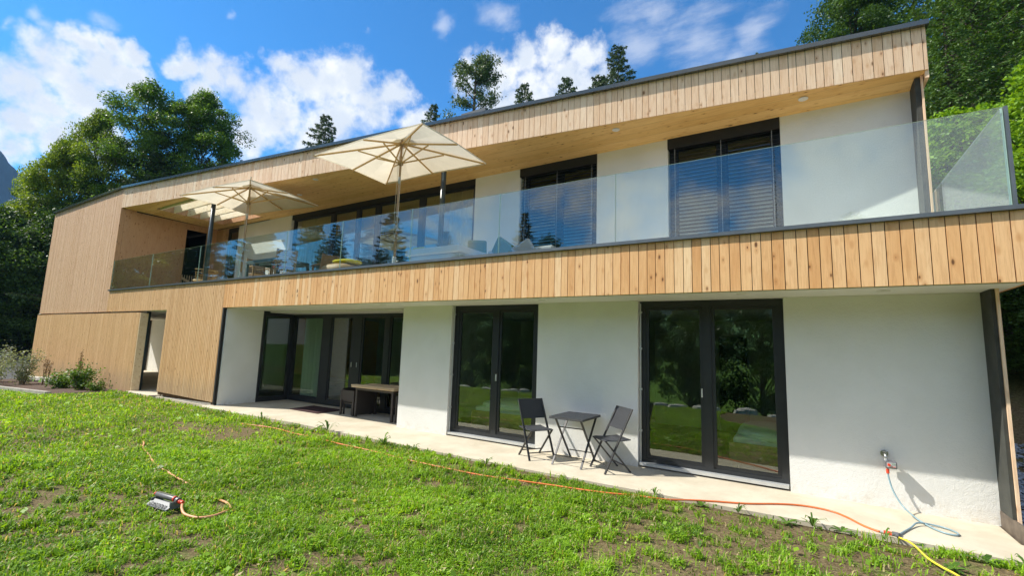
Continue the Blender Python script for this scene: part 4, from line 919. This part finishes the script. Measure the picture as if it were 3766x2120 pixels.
for i in range(14):
    x, y = (1.84+0.05*rn.rand()+0.11*(i%5), 0.28+0.10*(i//5)+0.03*rn.rand()); b = MB(); b.ball((x,y,0.03),0.05+0.02*rn.rand(),0.04,0.035,8,power=0.8,rot=rn.rand()*3)
    tag(part('stone', b, M['stone'], None), 'pale rounded stone in the small heap behind the metal edging at the right house corner', 'stone', 'pale stones at the right house corner')
# ------------------------------------------------------------------ foliage
def fast_mesh(name, V, F, tint, mats, mi=None, smooth=False):
    me = bpy.data.meshes.new(name); n = len(V); k = F.shape[1]; nf = len(F)
    me.vertices.add(n); me.vertices.foreach_set('co', V.astype(np.float32).ravel())
    me.loops.add(nf*k); me.loops.foreach_set('vertex_index', F.astype(np.int32).ravel())
    me.polygons.add(nf); me.polygons.foreach_set('loop_start', np.arange(0, nf*k, k, dtype=np.int32))
    a = me.attributes.new('tint', 'FLOAT', 'FACE'); a.data.foreach_set('value', tint.astype(np.float32))
    for m_ in mats: me.materials.append(m_)
    me.update(calc_edges=True); return me
def leaf_quads(C, L, Wd, rg, flat=0.5, dirs=None):
    """rhombic leaves, one quad each, centred on C; flat pulls their faces towards horizontal"""
    n = len(C)
    nrm = rg.normal(size=(n,3)); nrm[:,2] = np.abs(nrm[:,2])+flat; nrm /= np.linalg.norm(nrm,axis=1)[:,None]
    d = rg.normal(size=(n,3)) if dirs is None else dirs+rg.normal(size=(n,3))*0.25
    d -= nrm*(d*nrm).sum(1)[:,None]; d /= np.linalg.norm(d,axis=1)[:,None]; s = np.cross(nrm, d)
    L = (L*rg.uniform(0.6,1.3,n))[:,None]; Wd = (Wd*rg.uniform(0.7,1.2,n))[:,None]
    V = np.stack([C-d*L*.5, C+s*Wd*.5-d*L*.05, C+d*L*.5, C-s*Wd*.5-d*L*.05],1).reshape(-1,3)
    return V, np.arange(n*4).reshape(-1,4)
def broad_tree(seed, H, R, base, nclump, per, leaf, spike=0.0, clr=0.62):
    """trunk with limbs + crown of leaf clumps; returns (trunk mesh builder, V, F, tint)"""
    rg = np.random.RandomState(seed); tr = MB(); P = []
    ch = H-base
    tr.tube([(0,0,-0.3),(0.05*R,0,H*0.3),(0.03*R,0.05*R,H*0.6),(0,0,H*0.93)],[0.035*R+0.07,0.03*R+0.05,0.05,0.015],8)
    cen = []
    for i in range(nclump):
        u = rg.rand()**0.8; z = base+ch*(0.04+0.96*u)
        k = (z-base)/ch; prof = math.sin(math.pi*min(1, 0.18+0.82*k)**0.9) if k > 0 else .3
        prof = (max(0.0, 1-(2*k-0.85)**2*0.85))**0.5
        a = rg.rand()*2*math.pi; rr = R*prof*(0.35+0.65*rg.rand()**0.5)*(0.85+0.3*math.sin(3*a+seed)+spike*0.2*rg.rand())
        c = np.array([rr*math.cos(a), rr*math.sin(a), z+spike*rg.rand()*0.3])
        cen.append(c)
        zb = max(base*0.6, z-rr*0.9-0.4); s = rg.uniform(0.02,0.04)*(0.4+R*0.2)
        mid = (c[0]*0.45, c[1]*0.45, zb+(z-zb)*0.55)
        tr.tube([(0,0,zb), mid, tuple(c)],[s,s*0.6,0.008],4,cap=False)
    V = []; T = []
    for c in cen:
        m_ = int(per*rg.uniform(0.5,1.5)); s = clr*rg.uniform(0.6,1.25)
        q = rg.normal(size=(m_,3)); q /= (np.linalg.norm(q,axis=1)[:,None]+1e-6); q *= (rg.rand(m_)**0.45)[:,None]
        q = q*np.array([s,s,s*0.62])
        q[:,2] -= 0.12*s*(q[:,0]**2+q[:,1]**2)/(s*s)
        V.append(c+q); T.append(np.clip(rg.normal(0.45+rg.uniform(-.2,.2),0.2,m_),0,1))
    C = np.concatenate(V); T = np.concatenate(T)
    LV, LF = leaf_quads(C, leaf, leaf*0.62, rg, 0.35)
    return tr, LV, LF, T
def conifer(seed, H, R, base, kind='spruce', sparse=1.0, size=1.0):
    rg = np.random.RandomState(seed); tr = MB(); tr.tube([(0,0,-0.4),(0,0,H*0.5),(0,0,H*0.99)],[0.05+H*0.009,0.04+H*0.005,0.012],7)
    C = []; D = []; z = base
    while z < H*0.985:
        k = (H-z)/(H-base); rl = R*(k**0.62)*rg.uniform(0.72,1.1)+0.05
        nb = max(4, int((5+rl*1.6)*sparse)); a0 = rg.rand()*6.28
        for i in range(nb):
            a = a0+6.28*i/nb+rg.uniform(-.25,.25); l = rl*rg.uniform(0.65,1.12)
            if rg.rand() < 0.10: l *= 1.22
            d = np.array([math.cos(a), math.sin(a), 0]); side = np.array([-d[1], d[0], 0])
            droop = rg.uniform(0.15,0.4); lift = 0.22
            f = lambda t: np.array([0,0,z])+d*l*t+np.array([0,0,l*(-droop*t+lift*t*t+0.05)])
            tr.tube([tuple(f(0)), tuple(f(.5)), tuple(f(1))],[0.012+0.012*l,0.012+.004*l,0.005],3,cap=False)
            n = int((10+l*24)*size)
            t = rg.uniform(0.12,1.0,n)**0.8
            p = np.array([f(x) for x in t]); wl = 0.30*l*(1-t)+0.08; sg = rg.choice([-1,1],n); off = rg.rand(n)*wl
            p += side*(sg*off)[:,None]+d*(off*0.35)[:,None]; p[:,2] -= off*0.28+rg.rand(n)*0.10
            C.append(p); D.append(d*0.6+side*sg[:,None]*0.8-np.array([0,0,0.45]))
        z += rg.uniform(0.30,0.46)*(0.5+0.5*min(1,rl/1.5))
    C = np.concatenate(C); D = np.concatenate(D)
    LV, LF = leaf_quads(C, 0.26, 0.075, rg, 0.2, D)
    T = np.clip(rg.normal(0.45,0.22,len(C)),0,1)
    return tr, LV, LF, T
def pine_crown(seed, H, R, base):
    rg = np.random.RandomState(seed); tr = MB(); tr.tube([(0,0,-0.4),(0.1,0,H*0.4),(-0.1,0.1,H*0.8),(0,0,H*0.97)],[0.3,0.24,0.14,0.04],8)
    C = []; T = []
    for i in range(64):
        k = rg.rand(); z = base+(H-base)*k; a = rg.rand()*6.28; l = R*(1.05-0.55*k)*rg.uniform(0.5,1.1)
        e = np.array([l*math.cos(a), l*math.sin(a), z+0.12*l]); s = np.array([0,0,z-0.25*l])
        tr.tube([tuple(s), tuple(s*.5+e*.5+np.array([0,0,0.1])), tuple(e)],[0.05,0.035,0.012],4,cap=False)
        for j in range(5):
            c = s*(1-(0.45+0.55*j/4))+e*(0.45+0.55*j/4)+rg.normal(size=3)*0.22*np.array([1,1,.5]); n = 60
            q = rg.normal(size=(n,3))*np.array([.27,.27,.12]); C.append(c+q); T.append(np.clip(rg.normal(.5,.22,n),0,1))
    C = np.concatenate(C); LV, LF = leaf_quads(C, 0.26, 0.09, rg, 0.1)
    return tr, LV, LF, np.concatenate(T)
PROTO = {}
def proto(key, build, leafm, barkm='bark'):
    tr, V, F, T = build
    PROTO[key] = (tr.mesh('trunk', M[barkm]), fast_mesh('crown', V, F, T, [M[leafm]]))
def plant(key, name, label, cat, x, y, z=None, s=1.0, sz=None, rot=0.0, group=None):
    t = thing(name, label, cat, (x, y, gz(x, y) if z is None else z), group, rot); t.scale = (s, s, sz or s)
    for nm, me in zip(('trunk', 'crown'), PROTO[key]):
        o = bpy.data.objects.new(nm, me); COL.objects.link(o); o.parent = t
    return t
proto('broadA', broad_tree(1, 19.0, 3.5, 5.0, 190, 300, 0.155, 0.9, 0.86), 'leaf_mid')
proto('broadB', broad_tree(2, 18.5, 2.9, 5.0, 120, 270, 0.155, 1.6, 0.78), 'leaf_mid')
proto('broadC', broad_tree(3, 14.0, 3.6, 2.0, 170, 290, 0.165, 1.0, 0.88), 'leaf_yel')
proto('broadD', broad_tree(5, 8.5, 3.1, 0.3, 150, 290, 0.165, 0.5, 0.90), 'leaf_dark')
proto('broadR', broad_tree(6, 16.0, 3.2, 3.0, 190, 300, 0.135, 0.8, 0.80), 'leaf_dark')
proto('bushR', broad_tree(8, 6.8, 1.5, 0.6, 130, 200, 0.12, 0.3, 0.48), 'leaf_bright')
proto('spruceA', conifer(11, 20.0, 5.4, 3.0, sparse=1.0, size=1.8), 'needle')
proto('spruceB', conifer(12, 16.0, 5.2, 3.0, sparse=0.95, size=1.7), 'needle')
proto('spruceC', conifer(14, 22.0, 4.3, 1.0, size=1.0), 'needle_green')
proto('pine', pine_crown(15, 22.0, 3.3, 11.0), 'needle_pine')
gl = 'trees behind the left end of the house'
LT = [
 ('broadA','deciduous_tree','tall broadleaf tree with the roundest crown, rightmost of the cluster left of the roof',-35.3,8.6,18.6,0.92,0.0),
 ('broadB','deciduous_tree','tall loose-crowned tree with twigs poking highest into the sky, left of the round-crowned tree',-38.0,6.2,19.0,1.0,1.0),
 ('broadB','deciduous_tree','slim broadleaf tree filling the gap between the round crown and the twiggy one',-36.4,8.2,18.2,0.9,2.5),
 ('broadC','deciduous_tree','lighter green broadleaf tree leaning out to the left of the twiggy tree',-39.2,4.2,16.0,0.68,0.3),
 ('broadC','deciduous_tree','yellow-green lower tree over the left end of the roof, beside the far hill',-40.6,3.0,13.7,0.72,2.0),
 ('spruceA','spruce_tree','dark spruce buried among the broadleaf trees left of the roof',-36.0,6.6,15.6,0.85,0.0),
 ('broadD','deciduous_tree','dark low tree just left of the clad gable corner',-38.0,4.2,10.0,1.05,0.0),
 ('broadD','deciduous_tree','dark shaded tree at the left picture edge above the asphalt',-40.0,0.6,8.6,1.0,1.4),
 ('broadC','deciduous_tree','sunlit lower tree at the left edge, below the far hill',-42.0,1.9,9.3,0.8,4.0),
 ('broadD','deciduous_tree','dark rounded tree behind the left edge trees',-44.5,3.0,10.5,1.2,2.6),
 ('broadD','deciduous_tree','bushy dark tree standing closest to the road at the far left',-39.0,2.5,6.8,0.9,5.0),
]
def put(lst, grp):
    for key, nm, lb, x, y, top, s, r in lst:
        H = {'broadA':19.0,'broadB':18.5,'broadC':14.0,'broadD':8.5,'broadR':16.0,'bushR':6.8,'spruceA':20.0,'spruceB':16.0,'spruceC':22.0,'pine':22.0}[key]
        z = gz(x, y); plant(key, nm, lb, 'tree', x, y, z, s, (top-z)/H, r, grp)
put(LT, gl)
put([
 ('spruceB','spruce_tree','lone small spruce top rising behind the roof left of the large umbrella',-37.1,19.4,23.0,1.0,0),
 ('spruceB','spruce_tree','narrow spruce top right above the large umbrella',-30.6,26.9,26.1,0.9,1),
 ('pine','pine_tree','tall pine with rounded clumped crown behind the roof vent',-23.2,23.9,27.0,1.0,0),
 ('spruceB','spruce_tree','small spruce top immediately right of the pine',-21.8,29.8,27.4,1.0,2),
 ('spruceB','spruce_tree','small pale spruce top between the pine and the tall pair',-19.5,34.4,29.9,1.1,3),
 ('spruceA','spruce_tree','taller spruce of the pair standing above the middle of the roof',-11.8,27.9,26.9,1.05,4),
 ('spruceB','spruce_tree','shorter spruce leaning against the left of the tall pair above the middle of the roof',-12.7,25.9,23.2,1.1,5),
 ('spruceB','spruce_tree','tiny spruce tip just showing over the right half of the roof',-2.2,33.8,26.4,0.8,6),
 ('spruceB','spruce_tree','tiniest spruce tip over the roof edge, left of the big right-hand broadleaf tree',1.4,33.8,26.0,0.8,7),
], 'conifers behind the roof')
put([
 ('broadR','deciduous_tree','large dark broadleaf tree rising behind the right end of the roof',2.5,17.6,18.2,0.80,0),
 ('spruceC','spruce_tree','dark spruce in the gap just right of the roof corner',4.9,19.5,19.5,0.75,2),
 ('spruceC','spruce_tree','green spruce hanging its branches beside the right roof corner',5.6,15.5,18.5,0.8,0),
 ('spruceC','spruce_tree','tall spruce at the top right picture edge',7.6,18.5,24.0,0.95,1.3),
 ('spruceC','spruce_tree','spruce behind the others at the right edge',8.9,22.5,27.0,1.0,4),
 ('spruceC','spruce_tree','dark spruce deep in the wood right of the house',4.6,26.0,26.0,0.9,3),
 ('spruceC','spruce_tree','shaded spruce deep in the wood behind the bright bush',4.4,13.2,14.0,0.55,1),
 ('spruceC','spruce_tree','spruce at the wood edge behind the glass balustrade end',6.6,12.0,13.0,0.65,5),
 ('broadR','deciduous_tree','tall broadleaf tree furthest back in the right-hand wood',11.5,27.0,29.0,1.2,5),
 ('bushR','bush','bright green bush seen through the end of the glass balustrade',3.35,8.9,7.7,0.95,0),
 ('bushR','bush','lighter twin of the bright bush, between it and the balustrade corner',4.15,9.4,7.9,0.95,3.0),
 ('bushR','bush','bright sunlit bush rising above the balustrade corner at the right edge',4.75,7.8,8.2,1.0,2.0),
 ('broadD','bush','dark ivy-like bush on the bank below the bright bushes',4.0,7.2,3.4,0.42,2.0),
 ('broadD','bush','dark low bush at the right edge of the slate gravel',5.6,6.6,3.6,0.45,4.0),
], 'trees of the wood right of the house')
put([
 ('spruceA','spruce_tree','spruce across the lawn mirrored in the panorama window',-44.0,-13.0,13.5,0.56,0),
 ('spruceA','spruce_tree','spruce across the lawn mirrored left of the round post',-37.5,-14.5,12.5,0.51,1),
 ('spruceA','spruce_tree','slim spruce across the lawn mirrored in the balustrade',-32.0,-16.0,11.5,0.47,2),
 ('spruceC','spruce_tree','broad spruce across the lawn mirrored beside the dining table',-50.0,-14.5,14.5,0.56,3),
 ('spruceA','spruce_tree','lone spruce across the lawn mirrored between the two blinds',-19.0,-26.0,13.0,0.55,4),
 ('spruceB','spruce_tree','thin spruce across the lawn mirrored next to the round post',-28.0,-20.0,12.5,0.70,5),
 ('spruceA','spruce_tree','dense spruce across the lawn mirrored right of the dining chairs',-34.5,-13.0,12.8,0.55,2.2),
 ('spruceC','spruce_tree','large spruce across the lawn mirrored behind the yellow cushion',-36.0,-18.0,14.5,0.62,0.7),
 ('spruceA','spruce_tree','smaller spruce across the lawn mirrored low in the panorama window',-29.0,-15.5,10.5,0.47,4.2),
] , 'spruces across the lawn mirrored in the glass')
put([('broadA','deciduous_tree','large broadleaf tree on the left valley side mirrored in the left end of the balustrade',-58.0,-14.0,15.5,1.0,0),
 ('broadA','deciduous_tree','second large broadleaf tree mirrored in the left end of the balustrade',-66.0,-19.5,17.0,1.1,2),
 ('broadC','deciduous_tree','yellowish broadleaf tree on the left mirrored in the balustrade below the skylight',-52.0,-9.5,12.5,1.1,4),
 ('broadC','deciduous_tree','yellowish broadleaf tree far left mirrored beside the loggia',-74.0,-17.0,17.0,1.3,1),
 ('broadB','deciduous_tree','loose broadleaf tree on the left mirrored near the left umbrella',-55.0,-18.5,14.0,1.1,5)], 'trees on the left valley side')
rg = random.Random(8)
for i in range(13):
    x = -34+i*3.6 if i < 13 else 0+rg.uniform(-.6,.6); y = -17+rg.uniform(-2,1.5)
    t = plant('broadD', 'hedge_tree', 'bushy tree in the row across the lawn mirrored in the ground-floor glass', 'tree', x, y, None, 0.7, 0.80+rg.uniform(0,.3), rg.uniform(0,6), 'row of bushy trees across the lawn')
for i in range(38):
    x = -24+i*0.72+rg.uniform(-.3,.3); b = MB(); b.ball((x,-12.6+rg.uniform(-.2,.2),gz(x,-12.6)+0.03),rg.uniform(.25,.5),rg.uniform(.2,.35),rg.uniform(.15,.3),8,power=0.8,rot=rg.uniform(0,3))
    tag(part('boulder', b, M['stone'], None), 'pale boulder in the line across the lawn mirrored in the wide glass door', 'boulder', 'boulder line across the lawn')
# ------------------------------------------------------------------ planting bed at the left
b = MB(); b.hexa([(-29,-1.9,-0.6),(-17.9,-1.6,-0.3),(-17.6,-0.1,-0.3),(-29,-0.1,-0.6),(-29,-1.9,-0.40),(-17.9,-1.6,-0.045),(-17.6,-0.1,-0.02),(-29,-0.1,-0.33)])
struct('bark_mulch_bed', b, M['mulch'])
b = MB(); b.hexa([(-28.5,-2.05,-0.6),(-17.9,-1.75,-0.3),(-17.9,-1.62,-0.3),(-28.5,-1.92,-0.6),(-28.5,-2.05,-0.34),(-17.9,-1.75,0.02),(-17.9,-1.62,0.02),(-28.5,-1.92,-0.34)])
tag(part('bed_kerb', b, M['conc_grey'], None), 'low concrete kerb between the lawn and the bark mulch bed', 'kerb')
for i in range(9):
    x = -20.6-i*0.7; bb = MB(); bb.ball((x,-0.22,gz(x,-.4)+0.13),0.30,0.14,0.13,8,power=0.7,rot=rg.uniform(-.3,.3))
    tag(part('stone', bb, M['stone'], None), 'pale stone in the row at the foot of the sliding larch shutter', 'stone', 'pale stones below the sliding shutter')
def shrub(name, label, x, y, h, r, n, leaf, mt, seed, stems=9, group=None, stemmat='drystem', flat=0.3, upright=0.0):
    rg = np.random.RandomState(seed); t = thing(name, label, 'plant', (x,y,gz(x,y)), group); s = MB(); C = []
    for i in range(stems):
        a = rg.rand()*6.28; q = r*rg.uniform(0.2,1)*(1-upright*.5); hh = h*rg.uniform(0.6,1.0)
        P = [(0.1*q*math.cos(a),0.1*q*math.sin(a),0),(0.55*q*math.cos(a),0.55*q*math.sin(a),hh*0.6),(q*math.cos(a+.3),q*math.sin(a+.3),hh)]
        s.tube(P,[0.008,0.006,0.003],4)
        m_ = n//stems; k = rg.uniform(0.15 if upright < .5 else .5,1.02,m_)
        pts = np.array([[np.interp(v,[0,.6,1],[p[j] for p in P]) for j in range(3)] for v in k])
        C.append(pts+rg.normal(size=(m_,3))*(0.13*r*(1-upright*.6)+0.01))
    C = np.concatenate(C); V, F = leaf_quads(C, leaf, leaf*0.55, rg, flat)
    part('stems', s, M[stemmat], t, local=True)
    o = bpy.data.objects.new('foliage', fast_mesh('foliage', V, F, np.clip(rg.normal(.5,.25,len(C)),0,1), [M[mt]])); COL.objects.link(o); o.parent = t
    return t
shrub('leafy_shrub','round leafy green shrub in front of the right end of the sliding shutter',-19.15,-0.62,0.85,0.45,1400,0.085,'weed',1,14)
shrub('leafy_shrub','lower leafy green shrub left of the round one before the sliding shutter',-20.4,-0.75,0.48,0.55,1100,0.085,'weed',2,12)
shrub('leafy_shrub','small leafy plant at the foot of the shutter edge next to the doorway',-18.1,-0.55,0.30,0.35,450,0.07,'weed',3,10)
for i,(x,y,h,r,lb) in enumerate([(-26.3,-1.3,1.5,0.75,'tallest grey-green feathery shrub at the far left end of the mulch bed'),(-24.9,-1.7,1.1,0.7,'wide grey-green feathery shrub at the left picture edge'),(-23.9,-0.9,1.35,0.6,'grey-green feathery shrub against the left corner of the sliding shutter'),(-23.5,-1.9,0.8,0.65,'lowest grey-green shrub beside the kerb at the left edge'),(-27.6,-2.0,1.2,0.8,'grey-green shrub half cut by the left picture edge')]):
    shrub('feathery_shrub',lb,x,y,h,r,1500,0.075,'lavender',20+i,16,'grey-green shrubs of the mulch bed')
for i,(x,y,h,lb) in enumerate([(-22.6,-0.7,1.15,'thin brown stems with few leaves, leftmost of the bare plants'),(-21.9,-0.75,0.95,'thin brown stems second from the left in the mulch bed'),(-20.2,-0.45,1.25,'tallest thin brown stems behind the leafy shrubs'),(-19.8,-0.55,1.1,'thin brown stems just left of the round leafy shrub')]):
    shrub('dry_perennial',lb,x,y,h,0.22,120,0.05,'drystem',40+i,5,'dry stems in the mulch bed',upright=1.0)
def weed(x, y, s, seed, kind, label):
    rg = np.random.RandomState(seed); n = 12 if kind == 'rosette' else 16; V = []; F = []; T = []
    for i in range(n):
        a = rg.rand()*6.28; l = s*rg.uniform(0.5,1.1); w = l*(0.16 if kind == 'rosette' else 0.07); up = rg.uniform(0.1,0.5) if kind == 'rosette' else rg.uniform(0.7,1.6)
        d = np.array([math.cos(a), math.sin(a), 0]); sd_ = np.array([-d[1], d[0], 0]); k = len(V)
        p = [np.zeros(3), d*l*.45+np.array([0,0,l*up*.5]), d*l*.8+np.array([0,0,l*up*.6]), d*l+np.array([0,0,l*up*.45])]
        V += [p[0]-sd_*w*.3, p[0]+sd_*w*.3, p[1]+sd_*w, p[1]-sd_*w, p[2]+sd_*w*.8, p[2]-sd_*w*.8, p[3], p[3]+sd_*.001]
        F += [(k,k+1,k+2,k+3),(k+3,k+2,k+4,k+5),(k+5,k+4,k+7,k+6)]; T += [rg.rand()*.8]*3
    o = bpy.data.objects.new('weed', fast_mesh('weed', np.array(V), np.array(F), np.array(T), [M['weed']])); COL.objects.link(o); o.location = (x, y, gz(x, y)+0.015)
    tag(o, label, 'weed', 'weeds along the terrace edge')
wl = [(-1.54,-0.36,.09,'blade'),(-1.02,-0.38,.13,'rosette'),(-0.65,-0.40,.10,'blade'),(0.02,-0.38,.14,'blade'),(0.26,-0.36,.14,'rosette'),(0.59,-0.36,.11,'blade'),(0.84,-0.34,.08,'rosette'),(1.26,-0.42,.15,'rosette'),(0.99,-0.72,.13,'rosette'),(1.50,-0.48,.14,'blade'),(-6.02,-0.42,.17,'blade'),(-7.95,-0.34,.22,'rosette'),(-7.6,-0.32,.24,'blade'),(-8.55,-0.42,.15,'rosette'),(-5.3,-0.45,.12,'blade'),(-0.2,-0.42,.12,'rosette'),(-3.9,-0.46,.12,'blade'),(-9.6,-0.42,.16,'blade')]
WLB = ['small grass tuft on the terrace edge below the wide glass door, left one','low weed rosette at the point where the orange hose leaves the lawn','short grass tuft right beside the orange hose as it climbs onto the terrace','upright grass tuft in front of the wall strip right of the wide door','leafy weed rosette midway between wide door and wall tap','grass tuft just left of the red hose connector','small rosette just right of the hose splitter','dandelion-like rosette on the soil in the bottom right corner','leafy weed beside the yellow hose','grass blades at the very right end of the terrace edge','tall arching grass tuft at the edge left of the narrower glass door','broad leafy weed at the terrace edge in front of the rattan table','taller upright weed right beside the broad leafy one','leafy weed at the start of the long orange hose','grass tuft in front of the left side of the narrower glass door','leafy rosette below the right corner of the wide glass door','grass tuft in front of the bistro table','grass tuft at the terrace edge in front of the doormat']
for i, (x, y, s, k) in enumerate(wl): weed(x, y, s, 60+i, k, WLB[i])
# ------------------------------------------------------------------ grass and clover of the lawn
def vnoise(x, y, sc, seed):
    g = np.random.RandomState(seed).rand(96, 96); u = (x*sc) % 96; v = (y*sc) % 96
    i, j = u.astype(int), v.astype(int); fu, fv = u-i, v-j; fu = fu*fu*(3-2*fu); fv = fv*fv*(3-2*fv); i2, j2 = (i+1) % 96, (j+1) % 96
    return (g[i%96,j%96]*(1-fu)+g[i2,j%96]*fu)*(1-fv)+(g[i%96,j2]*(1-fu)+g[i2,j2]*fu)*fv
def lawn(N, seed):
    rg = np.random.RandomState(seed)
    r = rg.uniform(2.0, 30, N); r = np.where(rg.rand(N) < 0.35, rg.uniform(2.0, 9, N), r); a = rg.uniform(rad(50), rad(196), N)
    x = r*np.cos(a); y = -6.158+r*np.sin(a)
    ed = np.interp(x, [e[0] for e in edge], [e[1] for e in edge])
    lim = np.where(x > 1.66, -0.3-0.69*(x-1.66), ed-0.03); lim = np.where(x > -12.5, lim, np.where(x > -17.7, -0.12-0.03*(-12.5-x), -2.0-0.02*(-18-x)))
    ok = (y < lim) & (x > -29.5)
    n1 = vnoise(x, y, 0.9, 1)*0.5+vnoise(x, y, 2.6, 2)*0.3+vnoise(x, y, 7.0, 3)*0.2
    thr = 0.285+0.175*np.clip((x+5.5)/7, 0, 1)+0.12*np.exp(-((lim-y)/0.35)**2)-0.22*np.clip((-x-8)/6, 0, 1)
    bare = np.exp(-(((x+9.2)/2.0)**2+((y+1.5)/0.45)**2))*0.25+np.exp(-(((x+6.3)/0.8)**2+((y+4.2)/.5)**2))*0.12
    n1 = n1*0.55+vnoise(x, y, 11.0, 4)*0.45; p = np.clip((n1-thr-bare-0.01)*6.0, 0.04, 1)
    ok &= rg.rand(N) < p
    x, y, r, n1 = x[ok], y[ok], r[ok], n1[ok]
    return x, y, r, n1, rg
x, y, r, n1, rg = lawn(1350000, 21)
n = len(x); g0 = hgt(x, y)
isb = rg.rand(n) < 0.62
big = vnoise(x, y, 1.7, 9)
# blades
xb, yb, rb, gb, bb_ = x[isb], y[isb], r[isb], g0[isb], big[isb]; m_ = len(xb)
ln = rg.uniform(0.022, 0.085, m_)*(0.55+0.9*vnoise(xb, yb, 4.5, 31))*(1+0.018*rb)*(0.7+0.6*bb_); wd = 0.0024+0.00065*rb*rg.uniform(.6,1.2,m_); aa = rg.uniform(0, 6.28, m_); lean = rg.uniform(0.2, 1.1, m_)
dx, dy = np.cos(aa), np.sin(aa); B0 = np.stack([xb, yb, gb-0.005], 1); sdv = np.stack([-dy, dx, 0*dx], 1)*wd[:,None]
B1 = B0+np.stack([dx*ln*lean*.35, dy*ln*lean*.35, ln*.6], 1); B2 = B0+np.stack([dx*ln*lean, dy*ln*lean, ln*(1-.35*lean)], 1)
V1 = np.stack([B0-sdv, B0+sdv, B1+sdv*.8, B1-sdv*.8], 1).reshape(-1,3); F1 = np.arange(m_*4).reshape(-1,4)
V2 = np.stack([B1-sdv*.8, B1+sdv*.8, B2+sdv*.1, B2-sdv*.1], 1).reshape(-1,3); F2 = F1+m_*4
pt = vnoise(x, y, 0.8, 41)*0.6+vnoise(x, y, 3.1, 42)*0.4-0.5; T1 = np.clip(rg.normal(0.42, 0.20, m_)+0.2*(bb_-.5)+0.55*pt[isb], 0, 0.85); T1[rg.rand(m_) < 0.09] = 1.0
# clover and small broad leaves
xc, yc_, rc, gc, bc = x[~isb], y[~isb], r[~isb], g0[~isb], big[~isb]; k_ = len(xc)
C = np.stack([xc, yc_, gc+rg.uniform(0.004, 0.05, k_)*(0.6+0.7*bc)], 1)
bigleaf = 1+2.2*(rg.rand(k_) < 0.025)
V3, F3 = leaf_quads(C, (0.011+0.0019*rc)*(0.5+1.0*bc)*bigleaf, (0.008+0.0013*rc)*(0.5+1.0*bc)*bigleaf, rg, 0.9)
T3 = np.clip(rg.normal(0.42, 0.20, k_)+0.3*(bc-.5)+0.6*pt[~isb], 0, 0.88); T3[rg.rand(k_) < 0.04] = 1.0
me = fast_mesh('grass', np.concatenate([V1, V2, V3]), np.concatenate([F1, F2, F3+m_*8]), np.concatenate([T1, T1, T3]), [M['grass']])
o = bpy.data.objects.new('grass', me); COL.objects.link(o); o['kind'] = 'stuff'; tag(o, 'patchy bright green grass and clover of the lawn', 'grass')

# ------------------------------------------------------------------ air
b = MB(); b.box(-1300, 700, -1100, 900, -60, 350)
mt, t, out = newmat('haze_air')
pv = t.node('ShaderNodeVolumePrincipled', inp={'Color': (0.32, 0.60, 1.0, 1), 'Density': 0.00022, 'Anisotropy': 0.0})
t.l.new(pv.outputs[0], out.inputs['Volume'])
hz = part('haze', b, mt, None); hz['kind'] = 'stuff'
